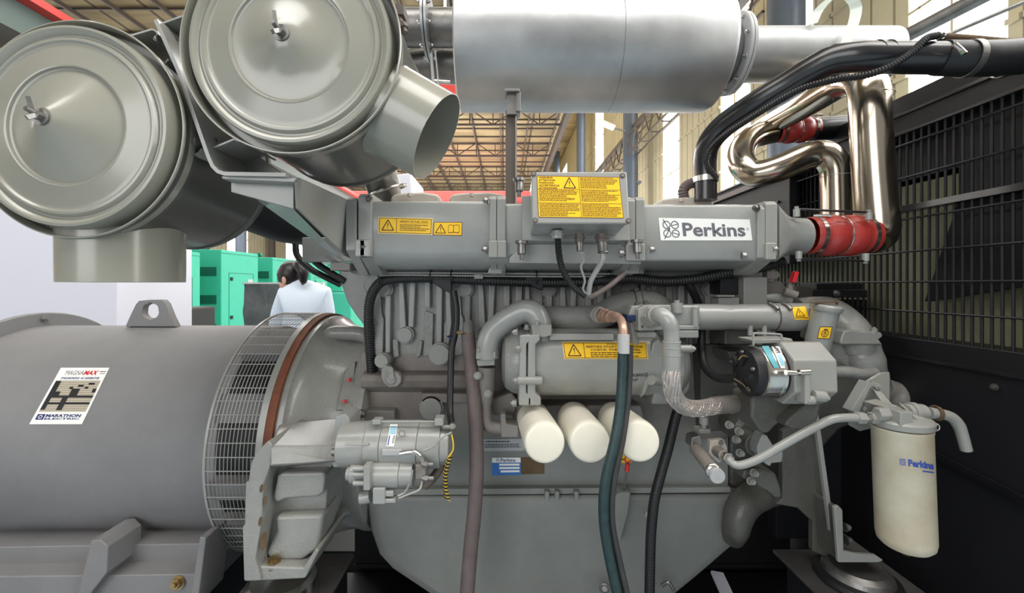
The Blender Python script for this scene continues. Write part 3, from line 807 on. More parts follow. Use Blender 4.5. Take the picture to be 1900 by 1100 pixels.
for pp, d in (([(514, 884), (520, 878), (600, 876), (604, 884), (600, 915), (590, 922), (530, 926), (512, 934), (506, 925)], 1.195), ([(510, 958), (600, 955), (598, 968), (590, 1020), (560, 1040), (505, 1042), (492, 1030), (512, 985)], 1.20)):
    MB().prism(pp, d, .12).build('foot_step', M['cast_paint'], fh, bevel=.012, seg=3)
h = MB()
for x, y, rx, ry in ((485, 906, 3.4, 8), (492, 929, 3.6, 8), (483, 967, 3.6, 9), (489, 1004, 6, 17)):
    h.hexa([P(x + rx * math.cos(a) - ry * .18 * math.sin(a), y + ry * math.sin(a), 1.1595) for a in [2 * PI * k / 16 for k in range(16)]], [P(x + rx * math.cos(a) - ry * .18 * math.sin(a), y + ry * math.sin(a), 1.163) for a in [2 * PI * k / 16 for k in range(16)]])
h.build('foot_hole', M['rust_panel'], fh, each=True)
m = MB(); a = P(509, 1048, 1.19); n_ = Vector((.0, -.25, 1)).normalized()
for h_, r_, sg in ((0, .021, 24), (.005, .0185, 24), (.009, .0165, 6), (.021, .011, 16)): m.cyl(a + n_ * h_, a + n_ * (h_ + (.004 if sg != 6 else .012)), r_, seg=sg)
m.build('foot_bolt', M['brass'], fh, 'brass coloured bolt'); settle(fh)
# anti-vibration mount beneath the foot
mt = thing('vibration_mount', 'round bright steel vibration mount on a dark plate under the bell housing foot', 'mount')
zt = P(0, 1078, 1.24).z
m = MB().lathe([(0, 0), (.085, 0), (.10, -.01), (.105, -.035), (.11, -.06)], (P(522, 0, 1.26).x, 1.26, zt), (0, 0, 1), 40); m.build('dome', M['bright_steel'], mt)
bx = P(522, 0, 1.26).x
MB().box(bx - .14, bx + .15, 1.12, 1.46, zt - .075, zt - .06).build('base_plate', M['chequer'], mt, bevel=.004)
MB().bolt((bx + .115, 1.2, zt - .06), (0, 0, 1), .012, .014).bolt((bx - .11, 1.2, zt - .06), (0, 0, 1), .012, .014).build('bolt', M['dull_steel'], mt, each=True)
MB().box(bx - .13, bx + .13, 1.14, 1.45, .23, zt - .075).build('pedestal', M['frame_black'], mt)
settle(mt)

# ================================================================ AIR CLEANERS
def cleaner(cx, cy, d, back, f, cone, label, Rpx, yaw=0):
    t = thing('air_cleaner', label, 'air filter', None); c = P(cx, cy, d); R = Rpx * d / F; q = R / .238
    Y = Vector((0, 1, 0)); M4 = Matrix.Translation(c) @ Matrix.Rotation(yaw, 4, 'Z') @ Matrix.Translation(-c)
    def L(prof, name, m, seg=96, lab=None):
        mb = MB().lathe([(r * q, y) for r, y in prof], c, Y, seg); mb.xform(M4); return mb.build(name, m, t, lab)
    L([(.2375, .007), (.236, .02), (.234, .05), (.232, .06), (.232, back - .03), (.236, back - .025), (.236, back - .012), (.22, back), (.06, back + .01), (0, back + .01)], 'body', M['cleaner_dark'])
    L([(.20, .050), (.233, .048), (.2355, .040), (.236, .004), (.2375, .0), (.2395, .0), (.2408, .002), (.2408, .006), (.2375, .008)], 'front_lip', M['cleaner_paint'])
    L([(.219, .046), (.2195, f + .02), (.2185, f + .005), (.2165, f), (.211, f - .001), (.206, f + .001), (.2, f + .009), (.196, f + .009), (.190, f + .001), (.185, f + .0005), (.181, f + .004), (.177, f + .0045), (.170, f + .002),
       (.134, f + .000), (.131, f - .0012), (.128, f - .0005), (.126, f + .004), (.122, f + .0052), (.07, f + .005 - cone * .45), (.035, f + .003 - cone * .85), (.02, f - cone), (0, f - cone)], 'cover', M['cleaner_paint'])
    n = c + Vector((0, f - cone, 0)); w = MB()
    w.cyl(n, n + Vector((0, -.004, 0)), .017, seg=20); w.cyl(n, n + Vector((-.004, -.026, .008)), .0065, .005, 14)
    w.bar(n + Vector((-.006, -.010, 0)), n + Vector((-.004, -.022, .033)), .006, .005); w.bar(n + Vector((0, -.010, 0)), n + Vector((-.006, -.022, -.01)), .009, .008)
    w.cyl(n + Vector((0, -.004, 0)), n + Vector((0, -.014, 0)), .009, seg=6)
    w.xform(M4); w.build('wing_nut', M['dull_steel'], t, 'wing nut on a washer')
    return t, c, R
UA, uc, ur = cleaner(538, 79, .887, .335, -.003, .030, 'round grey air cleaner at the top, its open inlet pipe pointing down to the right', 204)
p0 = Vector((uc.x, uc.y + .13, uc.z)); e = P(812, 256, 1.0)
dr = (e - p0).normalized(); u, v = frame_of(dr)
m = MB(); m.lathe([(.125, .12), (.118, .17), (.112, .22), (.1085, (e - p0).length), (.1065, (e - p0).length), (.109, .2), (.11, .14)], p0, dr, 64); m.build('inlet_pipe', M['cleaner_paint'], UA)
wl = MB(); sa = uc + Vector((.192, .075, -.13)); wl.tube([sa + Vector((.03, 0, .05)), sa + Vector((.014, .01, .02)), sa + Vector((.0, .02, -.02))], .003, 8); wl.build('weld', M['white_label'], UA)
b = MB(); a = P(735, 22, .96); b.box(a.x - .012, a.x + .02, a.y - .01, a.y + .04, a.z - .012, a.z + .012); b.cyl(a, a + Vector((.02, 0, -.05)), .008, seg=12); b.cyl(a + Vector((.012, 0, -.03)), a + Vector((.016, 0, -.04)), .014, seg=6)
b.build('clamp_bolt', M['truss_steel'], UA); settle(UA)
LA, lc, lr = cleaner(138, 239, .9, .36, -.018, .045, 'round grey air cleaner at the left edge, its wide open pipe pointing straight down', 201)
m = MB(); o = Vector((P(232, 0, 1.03).x, 1.03, EYE)); zb_ = P(0, 523, .93).z
m.lathe([(.123, .16), (.122, .05), (.1215, zb_ - EYE), (.1195, zb_ - EYE), (.12, .12)], o, (0, 0, 1), 64); m.build('outlet_pipe', M['cleaner_paint'], LA); settle(LA)
# brackets and straps carrying the cleaners
bk = thing('air_cleaner_bracket', 'bent grey plate bracket between the two round air cleaners', 'bracket')
m = MB(); ribbon(m, [(288, 36), (330, 130), (386, 290), (394, 308), (404, 318), (416, 322), (530, 324)], .92, .16, 7); m.build('spine_plate', M['bracket_paint'], bk)
m = MB()
for pp in ([(238, 67), (282, 54), (290, 58), (297, 72)], [(298, 44), (345, 27)], [(301, 46), (322, 104), (328, 109), (340, 112)], [(312, 110), (303, 120), (306, 136)], [(334, 196), (336, 208), (342, 213), (352, 216)],
           [(362, 188), (370, 198), (364, 212), (384, 262), (390, 272), (398, 273), (434, 258), (446, 262), (458, 268)], [(314, 320), (318, 306), (326, 298), (368, 284), (374, 276)]): ribbon(m, pp, .945, .12, 3.5)
m.build('strap', M['bracket_paint'], bk, 'thin bent steel straps', each=True)
m = MB().prism([(404, 318), (412, 288), (440, 276), (456, 272), (524, 322)], 1.06, .006).prism([(410, 326), (552, 329), (545, 338), (412, 332)], .93, .28)
m.build('shelf_plate', M['bracket_paint'], bk, bevel=.002)
MB().prism([(428, 338), (545, 342), (545, 388), (428, 356)], .96, .01).build('shelf_web', M['bracket_paint'], bk, bevel=.002)
m = MB(); m.hexa([P(x, y, d) for x, y, d in ((545, 331, .93), (553, 329, .93), (652, 374, 1.235), (652, 480, 1.235), (638, 474, 1.225), (548, 386, .95))], [P(x, y, d) + Vector((.004, .008, 0)) for x, y, d in ((545, 331, .93), (553, 329, .93), (652, 374, 1.235), (652, 480, 1.235), (638, 474, 1.225), (548, 386, .95))])
m.build('gusset_plate', M['bracket_paint'], bk, bevel=.001)
m = MB(); m.hexa([P(476, 369, 1.08), P(545, 388, 1.0), P(642, 486, 1.24), P(600, 452, 1.22)], [P(480, 374, 1.1), P(548, 396, 1.04), P(646, 492, 1.27), P(604, 458, 1.26)]); m.build('diagonal_stay', M['bracket_paint'], bk, bevel=.002)
m = MB().bolt(P(316, 76, .97), (1, -.3, 0), .007, .02).bolt(P(388, 258, .97), (1, -.3, -.3), .007, .02).bolt(P(296, 73, .93), (-1, 0, 0), .007, .008).bolt(P(367, 263, .93), (-1, 0, 0), .007, .008)
m.build('bolt', M['dull_steel'], bk, each=True); settle(bk)
# intake ducts behind the cleaners
du = MB().tube([P(330, 300, 1.3), P(430, 350, 1.45), P(520, 395, 1.6), P(600, 420, 1.75), P(680, 430, 1.9)], [.10, .12, .11, .09, .08], 24, 10)
settle(tag(du.build('intake_duct', M['frame_black']), 'black intake duct running from the left air cleaner behind the bracket', 'duct'))
du = thing('intake_elbow', 'grey metal intake elbow beneath the top air cleaner, beside the beige covers', 'pipe')
MB().tube([P(660, 210, 1.25), P(690, 290, 1.5), P(712, 350, 1.62), P(716, 400, 1.7)], [.07, .072, .065, .06], 24, 10).build('elbow', M['dull_steel'], du)
MB().torus(P(722, 352, 1.6), (.3, .2, -1), .068, .006).build('hose_clamp', M['bright_steel'], du); settle(du)
wd = MB().prism([(728, 324), (762, 320), (764, 352), (764, 983), (722, 983), (722, 360)], 2.5, .4)
settle(tag(wd.build('white_duct', M['white_panel'], bevel=.01), 'small white sheet metal duct seen between top air cleaner and beige covers', 'duct'))

# ================================================================ SILENCER
SD, SZ = 1.70, .952
SC = lambda x, dz=0, dd=0: Vector((x, SD + dd, EYE + SZ + dz))
si = thing('exhaust_silencer', 'huge dented galvanised exhaust silencer drum across the top of the picture', 'silencer')
m = MB(); m.lathe([(.0, -.1875), (.215, -.1875), (.222, -.182), (.222, .845), (.218, .858), (.205, .866), (.125, .895), (.112, .93)], SC(0), X1, 96)
m.build('drum', M['galvanised'], si)
m = MB()
for x in (.44,): m.lathe([(.2222, x), (.2232, x + .001), (.2222, x + .002)], SC(0), X1, 96)
m.build('seam', M['dull_steel'], si)
m = MB(); m.lathe([(.105, .935), (.152, .935), (.156, .938), (.156, .947), (.105, .947)], SC(0), X1, 64); m.lathe([(.105, .951), (.154, .951), (.154, .962), (.105, .962)], SC(0), X1, 64)
m.build('outlet_flange', M['silver_label'], si)
m = MB()
for k in range(10):
    a = 2 * PI * k / 10 + .2; e_ = Vector((0, -math.sin(a), math.cos(a))); m.bolt(SC(.935) + e_ * .137, (-1, 0, 0), .007, .01)
m.build('flange_bolt', M['bright_steel'], si, each=True)
MB().cyl(SC(.95), SC(1.58), .105, seg=64).build('tail_pipe', M['galvanised'], si)
settle(si)
ip = thing('exhaust_inlet_pipe', 'bare steel exhaust pipe with bolted twin flanges left of the silencer', 'pipe')
c0 = Vector((0, 1.82, EYE + 1.14))
c0.z = P(0, 52, 1.82).z
MB().lathe([(.078, -.50), (.078, -.345)], c0, X1, 40).lathe([(.078, -.325), (.078, -.17)], c0, X1, 40).build('pipe', M['dull_steel'], ip)
MB().lathe([(.0, -.347), (.136, -.347), (.136, -.337), (.0, -.337)], c0, X1, 48).lathe([(.0, -.333), (.136, -.333), (.136, -.323), (.0, -.323)], c0, X1, 48).build('flange', M['galvanised'], ip)
m = MB()
for k in range(8):
    a = 2 * PI * k / 8 + .35; e_ = Vector((0, -math.sin(a), math.cos(a))); m.bolt(c0 + X1 * -.323 + e_ * .115, X1, .009, .012).bolt(c0 + X1 * -.347 + e_ * .115, -X1, .009, .012)
m.build('flange_bolt', M['bright_steel'], ip, each=True)
MB().tube([P(700, 150, 2.0), P(760, 128, 2.0), P(800, 120, 2.0), P(850, 122, 2.0)], .085, 28).build('lower_pipe', M['dull_steel'], ip)
m = MB().bar(P(800, 92, 1.80), P(806, 168, 1.80), .012, .03).bar(P(808, 96, 1.78), P(815, 165, 1.78), .006, .02); m.cyl(P(806, 150, 1.78), P(835, 152, 1.78), .006, seg=10); m.build('hanger', M['bright_steel'], ip); settle(ip)
sp = thing('silencer_post', 'dark steel post holding up the silencer, standing left of the yellow labelled control box', 'post')
MB().pbox(938, 958, 205, 440, 1.46, .05).build('post', M['truss_steel'], sp, bevel=.002)
m = MB().pbox(940, 962, 168, 212, 1.44, .06).pbox(936, 964, 164, 169, 1.42, .07).pbox(958, 966, 170, 206, 1.43, .06); m.build('saddle', M['dull_steel'], sp, bevel=.002)
MB().pbox(956, 959, 206, 400, 1.452, .006).build('edge_strip', M['bright_steel'], sp); settle(sp)
tp = MB(); pts = catmull([P(1506, 46, 1.60), P(1520, 18, 1.60), P(1548, -6, 1.60), P(1574, -6, 1.59), P(1588, 14, 1.58), P(1582, 48, 1.57), P(1566, 88, 1.56)], 10)
fr = transport(pts); rg = []
for p, (t, u, v) in zip(pts, fr):
    n = t.cross(Vector((.75, -.6, 0))).normalized(); wv = Vector((.75, -.6, .0)).normalized()
    rg.append([p - wv * .018 - n * .0015, p + wv * .018 - n * .0015, p + wv * .018 + n * .0015, p - wv * .018 + n * .0015])
tp.rings(rg); settle(tag(tp.build('strap_loop', M['glass_grey']), 'pale looped strap hanging over the silencer tail pipe', 'strap'))

# ================================================================ INTAKE MANIFOLD
im = thing('intake_manifold', 'long grey cast intake manifold running along the top of the engine, in two labelled sections', 'manifold')
def man(x0, x1, y0=372, y1=466):
    d = 1.2; z0, z1 = P(0, y1, d).z, P(0, y0, d).z; a, b = P(x0, 0, d).x, P(x1, 0, d).x
    prof = [(d, z0), (d, z1 - .012), (d + .004, z1 - .003), (d + .014, z1), (1.42, z1), (1.44, z1 - .02), (1.44, .045 + EYE), (1.30, EYE + .05), (1.225, EYE + .066), (1.206, z0 - .009)]
    return MB().prismx(prof, a, b)
man(688, 912).build('manifold_section', M['engine_paint'], im, bevel=.004, ang=45); man(908, 1192, 376, 470).build('manifold_section', M['engine_paint'], im, bevel=.004, ang=45)
man(1186, 1432, 378, 478).build('manifold_section', M['engine_paint'], im, bevel=.004, ang=45)
for x0, x1, y0, y1 in ((641, 662, 366, 464), (664, 690, 358, 468), (908, 922, 362, 470), (922, 939, 362, 470), (1164, 1180, 366, 476), (1180, 1197, 364, 474), (1406, 1421, 380, 478), (1421, 1444, 372, 474)):
    d = 1.19; z0, z1 = P(0, y1, d).z, P(0, y0, d).z; a, b = P(x0, 0, d).x, P(x1, 0, d).x - .001
    MB().prismx([(d, z0), (d, z1 - .01), (d + .012, z1), (1.45, z1), (1.45, EYE + .03), (1.30, EYE + .03), (1.21, z0 - .012)], a, b).build('flange', M['bracket_paint'], im, bevel=.003)
m = MB()
for x, y in ((668, 470), (676, 470), (916, 472), (930, 472), (1172, 478), (1188, 478), (1432, 476)): m.pbox(x - 10, x + 10, y - 26, y + 6, 1.178, .05)
m.build('flange_lug', M['bracket_paint'], im, bevel=.004, each=True)
m = MB()
for x, y, s_ in ((682, 368, 1), (672, 458, 1), (905, 372, -1), (903, 463, -1), (1206, 463, 1), (1405, 386, -1), (1433, 462, 1), (1150, 470, 1), (1376, 474, 1)):
    m.bolt(P(x, y, 1.185), (s_, -.25, 0), .0085, .011)
m.build('flange_bolt', M['dull_steel'], im, each=True)
for x in (926, 1180): MB().prism([(x - 10, 470), (x + 12, 470), (x + 6, 508), (x - 22, 508)], 1.27, .12).build('support_leg', M['cast_paint'], im, bevel=.004)
# outlet cone at the right end
a = P(1444, 0, 1.2).x; cz = P(0, 438, 1.30).z; b_ = P(1520, 0, 1.3).x
def rr(w, h, r, x, n=8):
    out = []
    for cxx, cyy, a0 in ((w - r, h - r, 0), (-w + r, h - r, PI / 2), (-w + r, -h + r, PI), (w - r, -h + r, 1.5 * PI)):
        for k in range(n): t = a0 + PI / 2 * k / (n - 1); out.append(Vector((x, 1.31 + cxx + r * math.cos(t), cz + cyy + r * math.sin(t))))
    return out
MB().rings([rr(.115, .086, .02, a), rr(.105, .08, .03, a + .02), rr(.082, .070, .055, a + .06), rr(.062, .060, .0575, a + .10), rr(.058, .058, .0575, a + .15)]).build('outlet_cone', M['engine_paint'], im)
# labels
Dp = Decal([(702, 402), (803, 405), (802, 436), (701, 433)], on_plane(1.2), .001, 1); A_ = 3.2
Dp.rect(0, 0, 1, 1, 1, 0); Dp.rect(.02, .06, .98, .94, 0, 1); Dp.frame(.02, .06, .98, .94, .03, 2, 2, A_); Dp.line((.34, .06), (.34, .94), .03, 2, 2, A_)
Dp.warn(.18, .48, .62, A_, 2, 2); Dp.text('HEIGHT OF FUEL TANK', .40, .18, .92, .29, 3, 2, .01); Dp.rect(.39, .33, .95, .34, 3, 2)
Dp.small_print(.40, .42, .94, .84, 4, 3, 2, 3, .4)
Dp.build('warning_label', [M['yellow'], M['yellow_edge'], M['ink'], M['ink']], im, 'yellow HEIGHT OF FUEL TANK warning label')
Dp = Decal([(805, 412), (858, 412), (857, 437), (804, 436)], on_plane(1.2), .001, 1); A_ = 2.1
Dp.rect(0, 0, 1, 1, 1, 0); Dp.rect(.02, .04, .98, .96, 0, 1); Dp.warn(.25, .5, .66, A_, 2, 2)
Dp.line((.52, .25), (.52, .80), .03, 1, 2, A_); Dp.line((.70, .24), (.70, .78), .04, 1, 2, A_); Dp.line((.90, .25), (.90, .8), .03, 1, 2, A_)
Dp.line((.52, .25), (.60, .2), .04, 1, 2, A_); Dp.line((.60, .2), (.70, .26), .04, 1, 2, A_); Dp.line((.70, .26), (.80, .2), .04, 1, 2, A_); Dp.line((.80, .2), (.90, .25), .04, 1, 2, A_); Dp.line((.52, .8), (.70, .76), .06, 1, 2, A_); Dp.line((.70, .76), (.90, .8), .06, 1, 2, A_)
Dp.build('manual_label', [M['yellow'], M['rust_ring'], M['ink']], im, 'small yellow label with triangle and open book')
Dp = Decal([(1222, 404), (1391, 407), (1396, 446), (1226, 446)], on_plane(1.2), .001, 1); A_ = 4.2
Dp.rect(0, 0, 1, 1, 0, 0); Dp.emblem(.125, .5, .82, A_, 1, 1); Dp.text('Perkins', .25, .20, .935, .82, 1, 1, .028)
Dp.ring(.965, .46, .05, .02, A_, 1, 1)
Dp.build('name_label', [M['white_label'], M['grey_ink']], im, 'white name label with grey lettering'); settle(im)

# ================================================================ CONTROL BOX
cb = thing('control_box', 'grey metal control box covered with a yellow multilingual warning label, on the manifold', 'box')
up = Vector((0, .17, .985)).normalized(); bk_ = Vector((0, .985, -.17)).normalized()
o = Vector((0, 1.06, P(0, 415, 1.06).z)); xl, xr = P(987, 0, 1.06).x, P(1169, 0, 1.06).x; H = .144
def cbx(m, x0, x1, h0, h1, t0, t1):
    f = lambda x, h, t: Vector((x, 0, 0)) + o + up * h + bk_ * t
    return m.hexa([f(x0, h0, t0), f(x1, h0, t0), f(x1, h0, t1), f(x0, h0, t1)], [f(x0, h1, t0), f(x1, h1, t0), f(x1, h1, t1), f(x0, h1, t1)])
cbx(MB(), xl, xr, 0, H, 0, .012).build('lid', M['bracket_paint'], cb, bevel=.005, seg=3)
cbx(MB(), xl + .003, xr - .003, .003, H - .003, .012, .115).build('housing', M['engine_paint'], cb, bevel=.005)
m = cbx(MB(), xl - .02, xr + .035, -.012, H * .86, .115, .135); m.prism([(945, 478), (980, 452), (1150, 452), (1190, 478), (1190, 490), (945, 488)], 1.195, .02)
m.build('mount_plate', M['engine_paint'], cb, bevel=.003)
def cpt(x, y):  # pixel to the tilted lid plane
    dx, dz = (x - CX) / F, (CY - y) / F; n = up.cross(X1); n = bk_
    e0 = o - Vector((0, 0, EYE)); t = (n.y * e0.y + n.z * e0.z) / (n.y + n.z * dz); return Vector((dx * t, t, EYE + dz * t))
m = MB()
for x, y in ((990, 323), (1155, 326), (993, 409), (1166, 410)):
    a = cpt(x, y); m.cyl(a + bk_ * .002, a - bk_ * .0012, .0075, seg=16)
m.build('screw_recess', M['truss_steel'], cb, each=True)
m = MB()
for x, y in ((990, 323), (1155, 326), (993, 409), (1166, 410)):
    a = cpt(x, y); m.cyl(a, a - bk_ * .003, .004, seg=12)
m.build('lid_screw', M['bright_steel'], cb, each=True)
Dp = Decal([(996, 326), (1149, 329), (1157, 405), (999, 403)], lambda x, y, l: cpt(x, y) - bk_ * l, .0008, 1); A_ = 2.0
Dp.rect(0, 0, 1, 1, 0, 0); Dp.frame(0, 0, 1, 1, .012, 1, 1, A_)
for i, wd_ in enumerate(('WARNING', 'ATTENTION', 'WARNUNG', 'ADVERTENCIA', 'ATTENZIONE')): Dp.text(wd_, .02, .02 + i * .063, (.19, .22, .20, .27, .24)[i], .068 + i * .063, 2, 1, .02)
Dp.warn(.39, .16, .25, A_, 2, 1); Dp.line((.505, 0), (.505, 1), .012, 1, 1, A_)
for v in (.32, .65): Dp.line((0, v), (1, v), .01, 1, 1, A_)
Dp.small_print(.02, .34, .49, .62, 9, 2, 1, 5, .45); Dp.small_print(.02, .67, .49, .98, 10, 2, 1, 6, .45)
Dp.small_print(.52, .03, .97, .30, 8, 2, 1, 7, .45); Dp.small_print(.52, .34, .98, .62, 9, 2, 1, 8, .45); Dp.small_print(.52, .67, .98, .98, 10, 2, 1, 9, .45)
Dp.build('warning_label', [M['yellow'], M['rust_ring'], M['ink']], cb, 'yellow label with WARNING in five languages')
m = MB()
for x, y, r in ((963, 336, .011), (968, 452, .012), (1182, 450, .012)):
    a = P(x, y, 1.16); m.cyl(a, a + Vector((0, -.004, -.03)), r, seg=16); m.cyl(a + Vector((0, -.004, -.03)), a + Vector((0, -.005, -.045)), .006, seg=10); m.cyl(a, a + Vector((0, 0, .008)), r * 1.5, seg=20)
m.build('rubber_mount', M['dull_steel'], cb, each=True)
# glands
for x, y, r, mt_ in ((1034, 428, .0155, 'bracket_paint'), (1075, 434, .0125, 'truss_steel'), (1117, 434, .017, 'truss_steel')):
    a = P(x, y, 1.12); MB().cyl(a, a + Vector((0, 0, -.022)), r, seg=20).cyl(a + Vector((0, 0, -.008)), a + Vector((0, 0, -.013)), r * 1.25, seg=6).build('cable_gland', M[mt_], cb)
settle(cb)
c1 = MB().tube([P(1035, 440, 1.12), P(1037, 470, 1.12), P(1044, 500, 1.13), P(1062, 530, 1.14), P(1086, 549, 1.15)], .0085, 14, 10, ripple=.0012, period=.006)
settle(tag(c1.build('corrugated_cable', M['black_rubber']), 'black corrugated conduit hanging from the left gland of the control box', 'cable'))
c2 = thing('sensor_cable', 'thin twisted grey cable hanging from the middle gland of the control box', 'cable')
MB().cyl(P(1075, 446, 1.12), P(1076, 466, 1.12), .0095, seg=16).build('plug', M['dull_steel'], c2)
MB().tube([P(1076, 466, 1.12), P(1083, 482, 1.12), P(1078, 496, 1.12), P(1085, 520, 1.13), P(1082, 538, 1.14), P(1094, 550, 1.15)], .0032, 10).torus(P(1079, 474, 1.12), (.4, 1, .3), .008, .002, 20).build('wire', M['bracket_paint'], c2); settle(c2)
c3 = thing('power_cable', 'grey cable with a steel plug hanging from the right gland of the control box', 'cable')
MB().cyl(P(1117, 446, 1.12), P(1119, 468, 1.12), .0145, .013, 20).torus(P(1119, 468, 1.12), (0, 0, 1), .0125, .003).build('plug', M['dull_steel'], c3)
MB().tube([P(1119, 468, 1.12), P(1117, 484, 1.12), P(1108, 500, 1.13), P(1096, 522, 1.14), P(1092, 546, 1.15)], .0075, 14).build('sheath', M['engine_paint'], c3); settle(c3)
c4 = MB().tube([P(1094, 552, 1.15), P(1108, 545, 1.15), P(1134, 528, 1.17), P(1158, 508, 1.2)], .0075, 14)
settle(tag(c4.build('cable_branch', M['grey_hose']), 'short grey cable rising right from the joint under the control box', 'cable'))
# ================================================================ ENGINE BLOCK
eb = thing('engine_block', 'grey cast six-cylinder engine block with vertical ribs and round core plugs', 'engine')
BD = 1.46
blk = MB()
blk.prism([(690, 484), (1440, 484), (1440, 660), (1345, 668), (690, 668)], BD, .75)
blk.build('cylinder_block', M['cast_paint'], eb, bevel=.006)
m = MB(); m.hexa([P(668, 660, BD), P(672, 652, BD), P(1350, 655, BD), P(1350, 815, BD - .03), P(666, 815, BD - .03)], [P(668, 660, BD) + Vector((0, .7, 0)), P(672, 652, BD) + Vector((0, .7, 0)), P(1350, 655, BD) + Vector((0, .7, 0)), P(1350, 815, BD - .03) + Vector((0, .7, 0)), P(666, 815, BD - .03) + Vector((0, .7, 0))])
m.build('crankcase', M['dusty_paint'], eb, bevel=.006)
m = MB(); m.prismx([(BD - .055, P(0, 700, BD).z), (BD - .045, P(0, 690, BD).z), (BD + .02, P(0, 684, BD).z), (BD + .02, P(0, 738, BD).z), (BD - .05, P(0, 712, BD).z)], P(670, 0, 1.42).x, P(900, 0, 1.42).x)
m.build('crankcase_ridge', M['dusty_paint'], eb, bevel=.006)
m = MB(); m.pbox(780, 935, 730, 748, BD - .05, .05); m.pbox(664, 732, 762, 790, BD - .06, .07); m.build('crankcase_pad', M['dusty_paint'], eb, bevel=.006, each=True)
MB().pbox(640, 1352, 800, 905, BD - .02, .6).build('bedplate', M['sump_paint'], eb, bevel=.004)
fl = MB(); fl.prism([(676, 908), (1356, 904), (1356, 914), (676, 920)], BD - .045, .6); fl.build('bedplate_flange', M['sump_paint'], eb, bevel=.002)
# rib relief repeated over the cylinders
def bay(x, w=1.0):
    r = MB(); rr_ = MB()
    for pp in ([(x + 49, 520), (x + 58, 520), (x + 63, 606), (x + 50, 612)], [(x + 70, 520), (x + 81, 520), (x + 77, 608), (x + 67, 606)],
               [(x + 24, 548), (x + 35, 548), (x + 33, 655), (x + 25, 655)], [(x + 97, 520), (x + 108, 520), (x + 108, 572), (x + 97, 568)], [(x + 119, 520), (x + 131, 520), (x + 129, 664), (x + 119, 664)],
               [(x + 136, 524), (x + 144, 524), (x + 148, 600), (x + 140, 655)]): r.prism(pp, BD - .026, .03)
    for pp in ([(x + 6, 560), (x + 16, 548), (x + 18, 582), (x + 22, 592), (x + 20, 658), (x + 4, 660)], [(x + 98, 576), (x + 114, 582), (x + 112, 660), (x + 96, 660)], [(x + 38, 630), (x + 48, 630), (x + 50, 662), (x + 40, 664)],
               [(x + 86, 632), (x + 94, 632), (x + 90, 660), (x + 82, 664)], [(x + 134, 600), (x + 140, 590), (x + 140, 644), (x + 132, 650)]): rr_.prism(pp, BD - .016, .02)
    r.build('rib', M['engine_paint'], eb, bevel=.0035, seg=2, each=True); rr_.build('rough_pad', M['rough_cast'], eb, bevel=.003, each=True)
    cone = MB(); a = P(x + 29, 552, BD); cone.lathe([(.0, -.02), (.016, -.018), (.022, 0), (.022, .01)], a, (0, 1, 0), 20); 
    t = MB()
    for (px, py, r_) in ((x + 64, 620, 13.5), (x + 27, 537, 12)):
        a = P(px, py, BD); t = MB().cyl(a + Vector((0, .01, 0)), a + Vector((0, -.02, 0)), (r_ + 3) * BD / F, seg=28); t.cyl(a + Vector((0, -.02, 0)), a + Vector((0, -.028, 0)), r_ * BD / F, seg=28)
        t.build('core_plug', M['bracket_paint'], eb, bevel=.0015)
for x in (690, 838, 990, 1140, 1285): bay(x)
for px, py, r_ in ((800, 757, 19), (816, 657, 18), (709, 669, 12)):
    a = P(px, py, BD - .05); MB().cyl(a + Vector((0, .06, 0)), a, r_ * 1.15 * BD / F, seg=32).cyl(a, a + Vector((0, -.012, 0)), r_ * BD / F, seg=32).build('core_plug', M['bracket_paint'], eb, bevel=.0015)
m = MB()   # lever cover
m.prism([(712, 676), (722, 680), (727, 688), (738, 692), (744, 700), (744, 710), (736, 718), (722, 719), (712, 712), (707, 700), (707, 688)], BD - .07, .03); m.build('lever_cover', M['bracket_paint'], eb, bevel=.004)
m = MB(); m.cyl(P(724, 686, BD - .07), P(724, 686, BD - .08), .011, seg=20); m.prism([(719, 686), (729, 686), (732, 704), (722, 706)], BD - .08, .012); m.cyl(P(726, 704, BD - .07), P(726, 704, BD - .078), .016, seg=20)
m.build('lever', M['bracket_paint'], eb, bevel=.002)
m = MB(); a = P(656, 768, 1.36); m.cyl(a + Vector((-.01, 0, .0)), a + Vector((.03, 0, 0)), .016, seg=6); m.cyl(a + Vector((.03, 0, 0)), a + Vector((.04, 0, 0)), .011, seg=14); m.cyl(a + Vector((.01, 0, -.012)), a + Vector((.01, 0, -.03)), .014, seg=12)
m.build('housing_bolt', M['dull_steel'], eb)
# cylinder head clutter under the manifold
m = MB()
for i, x in enumerate((700, 725, 760, 800, 830, 850, 880, 906, 950, 985, 1020, 1060, 1110, 1160, 1210, 1250, 1290, 1330, 1370)):
    m.pbox(x, x + random.choice((14, 18, 24)), 484, random.choice((500, 503, 506)), 1.40 + .01 * (i % 3), .1)
m.build('head_lug', M['cast_paint'], eb, bevel=.004, each=True)
MB().pbox(560, 1440, 440, 486, 1.47, .5).build('cylinder_head', M['cast_paint'], eb, bevel=.004)
MB().pbox(612, 650, 487, 502, 1.30, .2).build('head_bracket', M['dusty_paint'], eb, bevel=.003)
m = MB(); m.prism([(628, 500), (700, 500), (700, 640), (688, 610), (672, 600), (660, 585), (644, 560), (630, 520)], 1.5, .3); m.build('timing_cover', M['cast_paint'], eb, bevel=.006)
